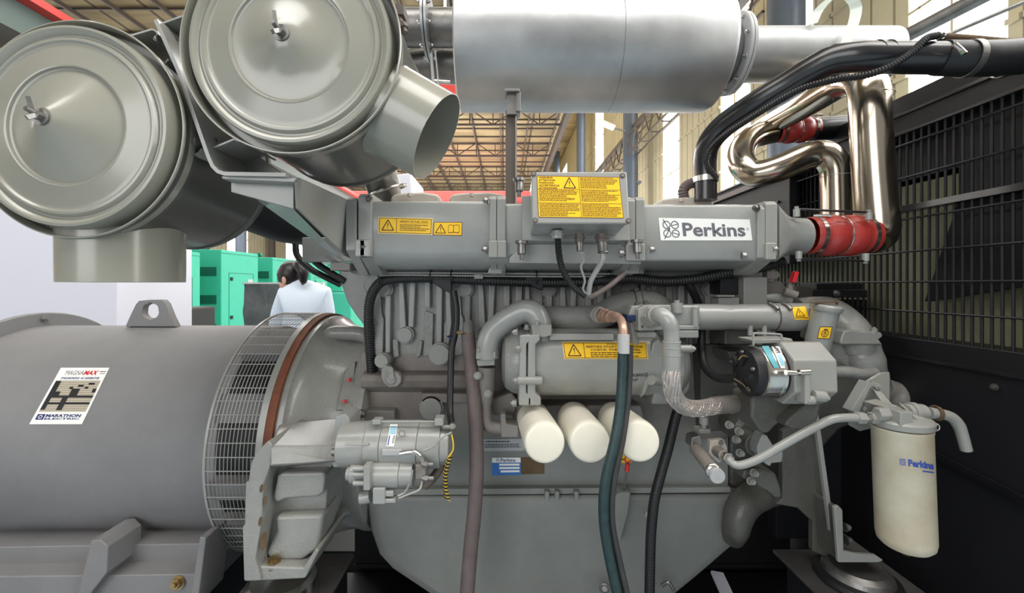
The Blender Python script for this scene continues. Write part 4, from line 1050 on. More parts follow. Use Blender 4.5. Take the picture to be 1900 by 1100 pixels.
# labels on the bedplate
s_ = on_plane(BD - .02)
Dp = Decal([(891, 809), (972, 809), (973, 836), (891, 837)], s_, .001, 1)
Dp.rect(0, 0, 1, 1, 0, 0); Dp.small_print(.05, .1, .95, .22, 1, 1, 1, 11, .8); Dp.small_print(.12, .33, .9, .42, 1, 1, 1, 12, .8); Dp.small_print(.1, .52, .97, .82, 3, 1, 1, 13, .5)
Dp.build('silver_label', [M['silver_label'], M['black_ink']], eb, 'silver label with small dark print')
Dp = Decal([(913, 849), (966, 849), (966, 881), (913, 882)], s_, .001, 1); A_ = 1.6
Dp.rect(0, 0, 1, 1, 0, 0); Dp.rect(0, 0, 1, .28, 1, 1); Dp.emblem(.2, .14, .2, A_, 2, 2); Dp.text('Perkins', .30, .04, .82, .24, 2, 2, .02)
for v, u in ((.34, .25), (.53, .25), (.72, .30)): Dp.rect(u, v, .96, v + .12, 1, 1)
Dp.build('blue_label', [M['blue_label'], M['white_label'], M['navy_ink']], eb, 'blue and white label with three blank lines')
Dp = Decal([(966, 848), (1011, 848), (1010, 879), (967, 880)], s_, .0008, 1); Dp.rect(0, 0, 1, 1, 0, 0); Dp.build('bare_patch', [M['rust_panel']], eb, 'rusty brown patch')
Dp = Decal([(1146, 838), (1172, 838), (1172, 858), (1146, 859)], s_, .001, 1); Dp.rect(0, 0, 1, 1, 0, 0); Dp.ring(.4, .45, .25, .1, 1.3, 1, 1); Dp.build('yellow_label', [M['yellow'], M['ink']], eb, 'small yellow label')
settle(eb)
# rocker covers
for i, (x0, x1, y, lab) in enumerate(((724, 816, 357, 'beige rocker cover nearest the top air cleaner, behind the manifold'), (833, 938, 357, 'beige rocker cover just left of the silencer post'), (1060, 1185, 364, 'beige rocker cover hidden mostly behind the control box'), (1222, 1326, 366, 'beige rocker cover behind the large white name label'))):
    t = thing('rocker_cover', lab, 'engine cover', 'rocker covers behind the intake manifold')
    MB().prism([(x0, 452), (x0, y + 10), (x0 + 6, y + 3), (x0 + 30, y), (x1 - 30, y - 1), (x1 - 6, y + 3), (x1, y + 8), (x1, 452)], 1.52, .5).build('cover', M['beige_cover'], t, bevel=.012, seg=3)
    a = P((x0 + x1) / 2 - 10, y + 8, 1.5); MB().cyl(a, a + Vector((0, 0, .012)), .008, seg=12).build('cap_nut', M['beige_cover'], t); settle(t)

# ================================================================ OIL SUMP
su = thing('oil_sump', 'large smooth grey oil sump filling the bottom middle of the picture', 'sump')
def loopz(pts): return pts
top = [(678, 918), (1385, 914)]
prof = [(678, 918), (686, 985), (702, 1030), (726, 1056), (830, 1125), (1228, 1125), (1300, 1066), (1365, 1010), (1388, 914)]
m = MB(); cxp, cyp = 1010, 990
front = [P(cxp + (x - cxp) * .93, cyp + (y - cyp) * .95, 1.40) for x, y in prof]; mid = [P(x, y, 1.43) for x, y in prof]
m.rings([front, mid, [p + Vector((0, .54, 0)) for p in mid]]); m.build('pan', M['sump_paint'], su, bevel=.02, seg=4)
m = MB()
for x in (1034, 1015, 1070): m.pbox(x - 4, x + 4, 912, 928, 1.395, .03)
m.build('drain_lug', M['sump_paint'], su, bevel=.002, each=True)
m = MB(); m.prism([(1138, 925), (1150, 914), (1172, 914), (1168, 950), (1152, 1010), (1140, 990)], 1.36, .06); m.build('dipstick_boss', M['sump_paint'], su, bevel=.008)
a = P(1198, 949, 1.38); MB().cyl(a, a + Vector((0, -.02, 0)), .010, seg=14).build('sump_plug', M['bracket_paint'], su)
m = MB().torus(P(1122, 1092, 1.36), (.3, 1, 0), .016, .003, 24, 8).cyl(P(1122, 1092, 1.38), P(1122, 1092, 1.36), .008, seg=12); m.build('ring_fitting', M['dull_steel'], su)
m = MB().tube([P(1228, 1086, 1.36), P(1240, 1080, 1.35), P(1250, 1095, 1.35)], .006, 10); m.build('clip', M['dull_steel'], su); settle(su)
dp = thing('dipstick', 'thin dipstick with a red collar rising from the oil sump, right of the green hose', 'dipstick')
MB().cyl(P(1158, 912, 1.38), P(1163, 872, 1.36), .0035, seg=10).build('rod', M['dull_steel'], dp); MB().cyl(P(1163, 873, 1.36), P(1165, 860, 1.36), .008, .006, 14).build('collar', M['red_plastic'], dp)
MB().torus(P(1165, 852, 1.36), (0, 1, 0), .010, .0025, 20).build('handle', M['red_plastic'], dp); settle(dp)

# ================================================================ STARTER MOTOR
st = thing('starter_motor', 'grey starter motor with solenoid below it, bolted to the bell housing', 'starter')
d = 1.20; S = d / F
def ax(x, y=824): return P(x, y, d)
c0 = ax(640); k = lambda x: P(x, 824, d).x - c0.x
def seg_(name, x0, x1, r0, r1=None, m_='engine_paint', b=.003, y=824):
    return MB().cyl(ax(x0, y), ax(x1, y), r0 * S, (r1 or r0) * S, 40).build(name, M[m_], st, bevel=b)
MB().prism([(622, 772), (640, 768), (648, 776), (650, 800), (645, 830), (655, 848), (650, 866), (618, 868), (612, 850), (620, 820)], d + .0, .09).build('mount_flange', M['engine_paint'], st, bevel=.004)
seg_('nose', 636, 688, 40, 42); seg_('collar', 686, 714, 44, 43); seg_('field_case', 714, 780, 43.5); seg_('commutator_end', 780, 820, 42.5, 41); seg_('end_cover', 818, 836, 37, 33, b=.006)
m = MB(); m.cyl(P(700, 782, 1.16), P(818, 782, 1.16), .0032, seg=10); m.build('through_bolt', M['bracket_paint'], st)
m = MB().pbox(690, 706, 779, 788, 1.15, .03).pbox(806, 822, 777, 790, 1.15, .04); m.build('bolt_lug', M['engine_paint'], st, bevel=.002, each=True)
MB().cyl(P(640, 824, 1.132), P(684, 824, 1.132), .003, seg=8).build('nose_rib', M['bracket_paint'], st)
a = P(746, 804, 1.138); MB().torus(a, (0, 1, 0), .0085, .0014, 24).build('ring_mark', M['dusty_paint'], st)
a = P(625, 838, 1.19); MB().cyl(a, a + Vector((.03, -.004, 0)), .016, seg=6).cyl(a, a + Vector((-.012, 0, 0)), .012, seg=16).build('mount_bolt', M['dull_steel'], st)
Dp = Decal([(724, 787), (738, 787), (731, 828), (717, 828)], on_cylx(d, P(0, 824, d).z - EYE, 44 * S), .0012, 4)
Dp.rect(0, 0, 1, 1, 0, 0); Dp.rect(.1, .08, .9, .45, 1, 1)
for k_ in range(4): Dp.text('4009'[k_], .62 - .0, .52 + .09 * k_, .92, .59 + .09 * k_, 2, 1, .02)
Dp.rect(.1, .5, .25, .95, 3, 1); Dp.build('maker_label', [M['white_label'], M['pale_blue'], M['black_ink'], M['blue_ink']], st, 'white and pale blue label')
# solenoid
d2 = 1.15
def sol(name, x0, x1, r, m_='engine_paint', y=878, r2=None, b=.002): MB().cyl(P(x0, y, d2), P(x1, y, d2), r * d2 / F, (r2 or r) * d2 / F, 36).build(name, M[m_], st, bevel=b)
sol('solenoid', 690, 744, 25); sol('solenoid_cap', 744, 768, 24); sol('solenoid_neck', 652, 690, 18); sol('solenoid_nose', 644, 656, 13, b=.004)
m = MB(); m.pbox(674, 686, 864, 910, 1.10, .03); m.build('clamp', M['bracket_paint'], st, bevel=.002)
m = MB()
for y in (869, 880, 896): m.cyl(P(656, y, 1.115), P(682, y, 1.115), .007, seg=12)
m.build('stud', M['engine_paint'], st, each=True)
MB().prism([(645, 862), (660, 856), (700, 852), (700, 800), (660, 820), (640, 845)], 1.19, .05).build('solenoid_web', M['dusty_paint'], st, bevel=.006)
m = MB(); m.tube([P(669, 923, 1.14), P(680, 922, 1.14), P(688, 920, 1.14)], .017, 20, 4); m.build('sensor', M['engine_paint'], st)
m = MB(); m.pbox(691, 714, 906, 936, 1.11, .04); m.pbox(712, 730, 912, 922, 1.115, .02); m.pbox(708, 734, 926, 934, 1.115, .02); m.build('connector', M['engine_paint'], st, bevel=.003)
m = MB().pbox(708, 745, 834, 846, 1.128, .02); m.build('wire_tag', M['silver_label'], st, bevel=.003)
m = MB()
m.tube([P(742, 841, 1.12), P(765, 838, 1.12), P(778, 845, 1.12), P(786, 858, 1.12)], .0055, 10); m.build('terminal_strap', M['bright_steel'], st)
m = MB()
m.tube([P(738, 920, 1.11), P(752, 912, 1.11), P(762, 890, 1.10), P(765, 872, 1.10)], .003, 8); m.build('wire', M['bracket_paint'], st)
m = MB(); m.tube([P(740, 924, 1.11), P(760, 916, 1.11), P(778, 908, 1.11), P(784, 892, 1.12)], .003, 8); m.build('wire', M['bracket_paint'], st)
m = MB(); m.tube([P(786, 836, 1.12), P(806, 826, 1.12), P(820, 812, 1.12), P(838, 802, 1.12)], .0028, 8); m.build('wire', M['bracket_paint'], st)
m = MB(); m.pbox(770, 790, 862, 890, 1.12, .05); m.build('terminal_block', M['dusty_paint'], st, bevel=.004)
for x, y in ((786, 861), (787, 887)): MB().cyl(P(x - 4, y, 1.12), P(x + 18, y, 1.12), .006, seg=12).cyl(P(x, y, 1.12), P(x + 8, y, 1.12), .0105, seg=6).build('terminal_nut', M['dull_steel'], st)
MB().cyl(P(822, 792, 1.17), P(846, 792, 1.17), .008, seg=14).cyl(P(836, 792, 1.17), P(844, 792, 1.17), .014, seg=6).build('terminal_post', M['dull_steel'], st)
MB().tube([P(785, 902, 1.17), P(800, 890, 1.18), P(814, 872, 1.2), P(822, 850, 1.22)], .013, 14).build('battery_lead', M['truss_steel'], st)
settle(st)
cc = thing('coiled_wire', 'yellow and black coiled wire hanging from the end of the starter motor', 'wire')
MB().tube([P(838, 806, 1.15), P(841, 822, 1.15), P(840, 836, 1.15), P(832, 848, 1.15)], .0022, 8).build('lead', M['yellow_wire'], cc)
pts = []
for i in range(170):
    t = i / 169; y = 846 + t * 76; x = 835 - 9 * math.sin(t * 2.6); a = t * 2 * PI * 12; pts.append(P(x, y, 1.15) + Vector((math.cos(a) * .0058, math.sin(a) * .0058, 0)))
pts += [P(826, 924, 1.15), P(836, 930, 1.15)]
MB().tube(pts, .0010, 6, 1).build('coil', M['yellow_wire'], cc, 'yellow strand')
pts = [Vector((p.x, p.y, p.z - .004)) for p in pts[:170]]; MB().tube(pts, .0017, 6, 1).build('coil', M['black_rubber'], cc, 'black strand'); settle(cc)

# ================================================================ HOSES AND LOOMS IN FRONT OF THE BLOCK
def hose(name, label, cat, pts, r, m_, seg=18, ripple=0, period=.006, extra=None):
    t = thing(name, label, cat); mb = MB().tube([P(*p) for p in pts], r, seg, 10, ripple=ripple, period=period)
    mb.build('sheath', M[m_], t)
    if extra: extra(t)
    return settle(t)
def ex(t): MB().torus(P(868, 620, 1.32), (0, .1, 1), .0195, .003).bolt(P(856, 617, 1.30), (-1, 0, 0), .006, .012).build('hose_clamp', M['brass'], t)
def ex2(t):
    ex(t); a = P(869, 604, 1.33); MB().cyl(P(869, 626, 1.32), P(869, 600, 1.38), .016, seg=18).build('spigot', M['engine_paint'], t)
hose('breather_hose', 'thick brownish grey hose running straight down past the starter motor', 'hose', [(868, 618, 1.32), (870, 640, 1.32), (876, 700, 1.30), (881, 760, 1.28), (884, 820, 1.27), (884, 880, 1.26), (880, 950, 1.25), (873, 1020, 1.25), (866, 1110, 1.25)], .0225, 'grey_hose', 22, extra=ex2)
hose('loom_branch', 'slim black conduit dropping from the loom to the starter motor, left of the brownish hose', 'cable', [(842, 540, 1.36), (847, 570, 1.35), (846, 610, 1.34), (838, 650, 1.32), (836, 700, 1.30), (835, 760, 1.26), (838, 788, 1.22)], .0105, 'black_rubber', 14,
     extra=lambda t: MB().torus(P(838, 626, 1.335), (.3, 0, 1), .0125, .003).build('cable_tie', M['blue_plastic'], t, 'blue tie'))
hose('wiring_loom', 'long black corrugated wiring loom strung under the whole manifold', 'cable', [(690, 690, 1.44), (686, 640, 1.44), (684, 600, 1.42), (686, 560, 1.40), (698, 532, 1.38), (722, 518, 1.37), (790, 515, 1.37), (860, 518, 1.37), (950, 522, 1.37), (1040, 524, 1.37), (1120, 520, 1.35), (1170, 516, 1.33), (1230, 522, 1.33), (1290, 518, 1.33), (1350, 506, 1.33), (1420, 494, 1.34), (1450, 485, 1.36)], .0165, 'black_rubber', 16, ripple=.0009, period=.009)
hose('loom_drop', 'thick black cable branching down right from the loom to behind the coolant pipe', 'cable', [(1270, 518, 1.33), (1282, 535, 1.34), (1294, 560, 1.36), (1300, 600, 1.40)], .013, 'black_rubber')
t = thing('metal_pipes', 'pair of thin grey metal pipes clipped along the top of the black loom', 'pipe')
for k_, dy in enumerate((0, 5)): MB().tube([P(600, 470 + dy, 1.3), P(640, 494 + dy, 1.33), P(676, 507 + dy, 1.35), P(740, 506 + dy * .8, 1.345), P(900, 507 + dy, 1.345), P(1040, 508 + dy, 1.345), P(1180, 508 + dy, 1.34)], .003, 8).build('pipe', M['bracket_paint'], t)
MB().tube([P(712, 508, 1.345), P(690, 512, 1.35), P(674, 525, 1.36), P(680, 542, 1.38)], .003, 8).build('pipe', M['bracket_paint'], t)
m = MB()
for x in (706, 800, 838, 995, 1130): m.torus(P(x, 514, 1.362), (1, 0, 0), .024, .0022, 20, 6)
m.build('cable_tie', M['black_rubber'], t, each=True); m = MB().pbox(880, 896, 509, 517, 1.338, .006).pbox(1180, 1194, 500, 508, 1.32, .006); m.build('clip', M['dull_steel'], t, each=True); settle(t)
m = MB().prism([(800, 512), (838, 512), (838, 545), (822, 538), (802, 524)], 1.355, .02).prism([(975, 513), (1008, 513), (1008, 540), (992, 534), (976, 522)], 1.355, .02)
t = thing('loom_shield', 'dark rubber wrap on the loom junctions above the ribs of the block', 'cable cover'); m.build('wrap', M['frame_black'], t, bevel=.004, each=True); settle(t)
hose('black_cable', 'black cable arching behind the starter side of the block to the air cleaner bracket', 'cable', [(566, 452, 1.5), (572, 470, 1.5), (590, 490, 1.5), (614, 506, 1.5), (640, 522, 1.5)], .012, 'black_rubber')
hose('black_lead', 'second black cable below the first, arching from the intake duct towards the block', 'cable', [(548, 452, 1.6), (552, 475, 1.6), (575, 498, 1.6), (600, 512, 1.6), (632, 528, 1.6)], .012, 'black_rubber')

# ================================================================ COOLANT PIPES
cp = thing('coolant_elbow', 'grey cast pipe bending from a bolted flange to the left end of the oil cooler', 'pipe')
MB().tube([P(905, 664, 1.30), P(905, 640, 1.30), P(915, 615, 1.30), P(942, 592, 1.29), P(972, 578, 1.28), (P(992, 582, 1.27)), P(1002, 600, 1.26), P(1003, 622, 1.25)], [.036, .036, .036, .036, .037, .037, .034, .032], 24, 8).build('pipe', M['engine_paint'], cp)
m = MB().prism([(883, 652), (920, 652), (920, 665), (883, 667)], 1.27, .07).prism([(884, 668), (918, 666), (918, 678), (886, 680)], 1.275, .07); m.build('flange', M['bracket_paint'], cp, bevel=.003, each=True)
MB().prism([(986, 602), (1024, 602), (1024, 622), (1010, 626), (988, 624)], 1.21, .09).build('top_flange', M['bracket_paint'], cp, bevel=.004)
m = MB()
for x, y, d_ in ((888, 651, 1.275), (912, 651, 1.275), (996, 602, 1.21), (977, 610, 1.23)): m.bolt(P(x, y, d_), (0, -.2, 1), .007, .010)
m.build('bolt', M['bracket_paint'], cp, each=True)
MB().tube([P(903, 680, 1.31), P(901, 720, 1.31), P(899, 760, 1.31), P(905, 788, 1.30), P(925, 794, 1.30), P(945, 793, 1.30)], [.030, .028, .022, .020, .019, .019], 20, 8).build('lower_pipe', M['dusty_paint'], cp)
m = MB()
for x, y in ((886, 697), (905, 730)): m.bolt(P(x, y, 1.268), (0, -1, 0), .009, .008)
m.build('side_bolt', M['bracket_paint'], cp, each=True)
MB().prism([(928, 770), (938, 768), (940, 786), (962, 790), (962, 812), (930, 812)], 1.27, .06).build('pipe_bracket', M['dusty_paint'], cp, bevel=.004)
MB().prism([(910, 740), (950, 728), (962, 745), (955, 770), (912, 772)], 1.36, .08).build('casting', M['dusty_paint'], cp, bevel=.008); settle(cp)

oc = thing('oil_cooler', 'grey cylindrical oil cooler with flanged ends and a yellow warning label', 'oil cooler')
cd, cz_ = 1.32, P(0, 683, 1.21).z - EYE; CR = .106
O = lambda x: Vector((P(x, 0, 1.23).x, cd, EYE + cz_))
xa, xb = O(968), O(1236)
MB().cyl(O(985), O(1245), CR, seg=72).build('shell', M['engine_paint'], oc)
m = MB(); L_ = (O(985) - O(924)).length
m.lathe([(.0, 0), (.055, .002), (.083, .012), (.098, .035), (.104, .06), (.106, L_)], O(930), X1, 48); m.build('end_dome', M['cast_paint'], oc)
m = MB().prism([(939, 655), (958, 653), (960, 680), (940, 680)], 1.235, .03).prism([(940, 683), (958, 682), (962, 700), (944, 702)], 1.235, .03); m.build('dome_boss', M['bracket_paint'], oc, bevel=.006, each=True)
for x0, x1 in ((964, 979), (980, 996)):
    MB().prism([(x0, 622), (x1 + 6, 620), (x1 + 6, 632), (x1 - 2, 638), (x1 - 2, 730), (x1 + 8, 738), (x1 + 8, 753), (x0 - 2, 753)], 1.195, .24).build('flange', M['engine_paint'], oc, bevel=.005)
m = MB()
for y in (706,): m.cyl(P(960, y, 1.20), P(1006, y, 1.20), .0125, seg=18)
m.build('flange_stud', M['bracket_paint'], oc, bevel=.002)
m = MB()
for x, y in ((966, 646), (962, 706), (958, 748), (960, 616)): m.bolt(P(x, y, 1.20), (-1, 0, 0), .009, .012)
m.build('flange_bolt', M['bracket_paint'], oc, each=True)
m = MB(); m.cyl(Vector((P(1009, 0, 1.26).x, 1.27, P(0, 612, 1.2).z)), Vector((P(1009, 0, 1.26).x, 1.27, P(0, 655, 1.2).z)), .028, .026, 24); m.build('inlet_neck', M['engine_paint'], oc)
m = MB(); m.prismx([(1.235, P(0, 620, 1.22).z), (1.30, P(0, 618, 1.25).z), (1.33, P(0, 620, 1.25).z), (1.33, P(0, 632, 1.22).z), (1.23, P(0, 632, 1.22).z)], O(1020).x, O(1140).x); m.build('top_rail', M['engine_paint'], oc, bevel=.003)
m = MB().lathe([(.10, 0), (.118, .02), (.125, .03), (.125, .055), (.11, .07), (.09, .09), (.05, .10), (0, .102)], O(1226), X1, 48); m.build('end_cap', M['engine_paint'], oc)
m = MB().prism([(1212, 636), (1222, 628), (1236, 642), (1236, 720), (1222, 712), (1205, 716), (1200, 728), (1190, 740)], 1.22, .1); m.build('side_web', M['engine_paint'], oc, bevel=.006)
MB().cyl(P(1208, 705, 1.2), P(1224, 708, 1.24), .014, seg=16).build('side_boss', M['engine_paint'], oc)
m = MB().prism([(1160, 596), (1222, 592), (1208, 650), (1186, 660), (1166, 640)], 1.27, .09); m.build('saddle', M['engine_paint'], oc, bevel=.01)
m = MB(); m.cyl(P(1258, 647, 1.18), P(1283, 647, 1.18), .011, seg=16); m.bolt(P(1281, 647, 1.18), (1, 0, 0), .009, .01); m.build('stud', M['bracket_paint'], oc)
MB().prism([(1236, 628), (1270, 634), (1282, 660), (1282, 722), (1262, 745), (1236, 752), (1208, 752)], 1.26, .12).build('rear_flange', M['cast_paint'], oc, bevel=.01)
sf = on_cylx(cd, cz_, CR)
Dp = Decal([(1043, 634), (1200, 634), (1203, 666), (1047, 666)], sf, .001, 8); A_ = 4.9
Dp.rect(0, 0, 1, 1, 1, 0); Dp.rect(.012, .05, .988, .95, 0, 1); Dp.g = 3; Dp.frame(.012, .05, .988, .95, .03, 2, 2, A_); Dp.line((.25, .05), (.25, .95), .035, 2, 2, A_)
Dp.warn(.13, .48, .66, A_, 2, 2); Dp.text('WARNING', .52, .09, .73, .18, 2, 2, .02); Dp.text('BEFORE STARTING ENGINE', .28, .23, .95, .34, 2, 2, .02); Dp.text('CHECK THE OIL LEVEL', .33, .40, .92, .52, 2, 2, .02)
Dp.small_print(.32, .6, .95, .92, 3, 3, 2, 21, .45); Dp.build('warning_label', [M['yellow'], M['yellow_edge'], M['ink'], M['ink']], oc, 'yellow check the oil level warning label')
Dp = Decal([(1166, 693), (1202, 692), (1202, 707), (1166, 708)], sf, .0008, 2); Dp.text('SEALBAN1Z', 0, 0, 1, .4, 0, 0, .02); Dp.text('LJP', .25, .65, .5, 1, 0, 0, .02); Dp.build('stamp', [M['black_ink']], oc, 'small dark stamped print')
settle(oc)

# fat horizontal coolant pipe and rising elbow
c2 = thing('coolant_pipe', 'fat grey pipe above the oil cooler that humps up into a clamped elbow', 'pipe')
MB().tube([P(985, 590, 1.36), P(1020, 590, 1.36), P(1090, 591, 1.36), P(1120, 584, 1.36), P(1145, 570, 1.36), P(1175, 562, 1.36), P(1205, 562, 1.36), P(1228, 576, 1.36), P(1238, 600, 1.36), P(1240, 640, 1.36)], [.038, .040, .043, .043, .043, .041, .042, .042, .04, .038], 28, 8).build('pipe', M['cast_paint'], c2)
m = MB(); m.torus(P(1174, 562, 1.36), (1, .0, .05), .0425, .0025, 36).torus(P(1186, 562, 1.36), (1, 0, .02), .0425, .0015, 36); m.build('hose_clamp', M['truss_steel'], c2)
m = MB()
for x in (1177, 1199): m.bolt(P(x, 539, 1.34), (1, 0, .3), .006, .012)
m.build('clamp_screw', M['dull_steel'], c2, each=True); settle(c2)
# valve block with grey elbow and the braided hose
vb = thing('valve_block', 'grey square valve block with two small holes above the right end of the oil cooler', 'valve')
MB().prism([(1184, 574), (1196, 566), (1244, 566), (1246, 572), (1246, 600), (1230, 612), (1185, 614)], 1.15, .06).build('body', M['engine_paint'], vb, bevel=.003)
m = MB().prism([(1184, 616), (1218, 616), (1218, 626), (1184, 626)], 1.165, .06).prism([(1172, 568), (1190, 566), (1184, 586), (1166, 585)], 1.18, .05); m.build('flange', M['engine_paint'], vb, bevel=.003, each=True)
MB().prism([(1163, 584), (1187, 585), (1186, 596), (1164, 596)], 1.172, .06).build('blue_spacer', M['blue_plastic'], vb, 'dark blue spacer', bevel=.003)
MB().prism([(1170, 597), (1185, 597), (1186, 640), (1176, 640)], 1.2, .06).build('stem', M['cast_paint'], vb, bevel=.004)
m = MB()
for x, y in ((1237, 574), (1192, 606)): m.cyl(P(x, y, 1.1505), P(x, y, 1.1485), .0036, seg=14)
m.build('bolt_hole', M['rust_panel'], vb, each=True)
m = MB(); m.bolt(P(1182, 568, 1.2), (0, -.2, 1), .008, .01); m.bolt(P(1198, 566, 1.2), (0, -.2, 1), .008, .01); m.build('bolt', M['dull_steel'], vb, each=True); settle(vb)
el = thing('braided_hose', 'braided steel hose curving from the valve block elbow down and right under the alternator', 'hose')
MB().cyl(P(1207, 590, 1.15), P(1216, 586, 1.115), .030, seg=6).build('union_nut', M['bracket_paint'], el, bevel=.002)
MB().cyl(P(1214, 587, 1.12), P(1220, 585, 1.10), .026, seg=24).build('collar', M['bracket_paint'], el, bevel=.002)
MB().tube([P(1212, 588, 1.13), P(1226, 584, 1.08), P(1240, 596, 1.06), P(1246, 616, 1.06), P(1246, 640, 1.06)], [.020, .021, .0205, .0195, .0195], 28, 10).build('elbow', M['engine_paint'], el)
m = MB().cyl(P(1246, 632, 1.06), P(1246, 686, 1.06), .0225, seg=32); m.torus(P(1246, 634, 1.06), (0, 0, 1), .022, .0015, 32); m.torus(P(1246, 645, 1.06), (0, 0, 1), .022, .0015, 32).torus(P(1246, 658, 1.06), (0, 0, 1), .022, .0015, 32)
m.build('ferrule', M['engine_paint'], el)
path = resample(catmull([P(1246, 684, 1.06), P(1246, 705, 1.06), P(1250, 732, 1.08), P(1266, 752, 1.10), P(1292, 758, 1.12), P(1328, 753, 1.14)], 10), .004)
fr = transport(path); core = MB().tube(path, .0195, 20, 1); core.build('core', M['braid'], el)
br_ = MB(); N = len(path)
for sgn in (1, -1):
    for q in range(14):
        pts = []
        for i in range(0, N, 1):
            a = 2 * PI * q / 14 + (i * .045 if sgn > 0 else -i * .22); t, u, v = fr[i]; R = .0202 if sgn > 0 else .0218; pts.append(path[i] + (u * math.cos(a) + v * math.sin(a)) * R)
        br_.tube(pts, .0026 if sgn > 0 else .0007, 5, 1)
br_.build('braid', M['braid'], el)
MB().tube([P(1322, 753, 1.14), P(1350, 750, 1.16), P(1382, 748, 1.2)], .0245, 28).build('end_ferrule', M['dusty_paint'], el); settle(el)

# twin pressure hoses with coppery elbow
gh = thing('green_hose', 'dark green rubber hose from a coppery elbow fitting, curving down over the white oil filters', 'hose')
a = P(1112, 584, 1.24)
m = MB().cyl(a + Vector((0, .08, 0)), a, .026, seg=32).cyl(a, a + Vector((.004, -.012, 0)), .024, seg=32); m.build('boss', M['bracket_paint'], gh, bevel=.002)
ds = Vector((.35, -1, -.03)).normalized()
m = MB().cyl(a, a + ds * .03, .023, seg=6).cyl(a + ds * .03, a + ds * .042, .019, seg=24).cyl(a + ds * .042, a + ds * .062, .018, seg=6).cyl(a + ds * .062, a + ds * .075, .0145, seg=20); m.build('union_nut', M['copper'], gh, 'coppery nuts', bevel=.001)
MB().tube([a + ds * .06, P(1142, 586, 1.14), P(1152, 594, 1.10), P(1156, 608, 1.07), P(1157, 626, 1.06)], .0112, 20).build('elbow', M['copper'], gh, 'coppery bent tube')
MB().cyl(P(1157, 620, 1.06), P(1157, 656, 1.055), .0152, seg=28).build('ferrule', M['silver_label'], gh, bevel=.001)
MB().tube([P(1155, 654, 1.055), P(1154, 700, 1.05), P(1150, 760, 1.03), P(1140, 820, 1.0), P(1126, 880, .985), P(1120, 930, .98), P(1122, 980, .98), P(1132, 1040, .98), P(1150, 1120, .98)], .0125, 20).build('sheath', M['green_hose'], gh); settle(gh)
hose('dark_hose', 'dark grey rubber hose hanging close along the right side of the green hose', 'hose', [(1168, 640, 1.075), (1167, 700, 1.07), (1162, 760, 1.05), (1153, 820, 1.02), (1140, 880, 1.0), (1134, 930, .995), (1136, 980, .995), (1148, 1040, .995), (1166, 1120, .995)], .0095, 'dark_hose')
hose('black_hose', 'black hose hanging right of the white oil filters down past the sump', 'hose', [(1262, 748, 1.34), (1252, 780, 1.33), (1240, 830, 1.31), (1226, 880, 1.30), (1214, 930, 1.29), (1208, 990, 1.29), (1206, 1050, 1.29), (1205, 1120, 1.29)], .0155, 'black_rubber', ripple=.0004, period=.01)

# ================================================================ OIL FILTERS
def spin(px, py, qx, qy, lab):
    t = thing('oil_filter', lab, 'oil filter', 'white oil filters under the oil cooler')
    a, b = P(px, py, 1.05), P(qx, qy, 1.33); n = (b - a).normalized(); L = (b - a).length; r = .0535
    MB().lathe([(0, .001), (r * .80, 0), (r * .88, .0015), (r * .93, .003), (r * .985, .010), (r, .022), (r, L - .02), (r * 1.02, L - .018), (r * 1.02, L)], a, n, 48).build('canister', M['filter_white'], t)
    MB().cyl(b - n * .002, b + n * .05, r * .9, seg=32).build('filter_head', M['dusty_paint'], t); settle(t)
spin(1011, 822, 990, 777, 'left one of the three white oil filter canisters')
spin(1095, 821, 1065, 777, 'middle one of the three white oil filter canisters, partly behind the green hose')
spin(1187, 819, 1140, 777, 'right one of the three white oil filter canisters')
fhh = MB().prism([(955, 752), (1190, 752), (1200, 790), (1190, 806), (950, 806)], 1.37, .1)
settle(tag(fhh.build('filter_manifold', M['dusty_paint'], bevel=.006), 'grey cast bar behind the three white oil filters', 'filter housing'))
# ================================================================ FRONT END OF THE ENGINE
tp3 = thing('coolant_transfer_pipe', 'straight glossy grey pipe running right from the valve block to the thermostat elbow', 'pipe')
MB().tube([P(1285, 588, 1.25), P(1330, 588, 1.25), P(1352, 588, 1.25), P(1375, 588, 1.25), P(1434, 588, 1.25)], [.040, .040, .038, .0395, .0395], 32, 6).build('pipe', M['engine_paint'], tp3)
MB().cyl(P(1434, 588, 1.25), P(1512, 588, 1.25), .0425, seg=36).build('sleeve', M['cast_paint'], tp3, bevel=.003)
m = MB(); m.torus(P(1433, 588, 1.25), (1, 0, 0), .041, .002, 36); m.build('clamp_band', M['truss_steel'], tp3)
m = MB()
for x in (1434, 1458): m.tube([P(x - 6, 563, 1.235), P(x + 4, 568, 1.22), P(x + 10, 574, 1.21)], .006, 12, 4)
m.build('clamp_screw', M['dull_steel'], tp3, each=True)
MB().prism([(1246, 566), (1300, 566), (1300, 606), (1246, 606)], 1.20, .09).build('end_casting', M['engine_paint'], tp3, bevel=.008)
m = MB().prism([(1244, 604), (1298, 604), (1298, 612), (1244, 612)], 1.185, .12).prism([(1240, 613), (1297, 613), (1297, 627), (1240, 627)], 1.185, .12); m.build('bottom_flange', M['engine_paint'], tp3, bevel=.003)
m = MB().cyl(P(1256, 580, 1.20), P(1256, 562, 1.20), .016, seg=20).cyl(P(1256, 562, 1.2), P(1256, 557, 1.2), .008, seg=6); m.build('vent_boss', M['engine_paint'], tp3)
m = MB().cyl(P(1290, 606, 1.19), P(1290, 573, 1.19), .0085, seg=16).cyl(P(1290, 573, 1.19), P(1290, 569, 1.19), .010, seg=6); m.build('pillar', M['engine_paint'], tp3)
sf = on_cylx(1.25, P(0, 588, 1.25).z - EYE, .0425)
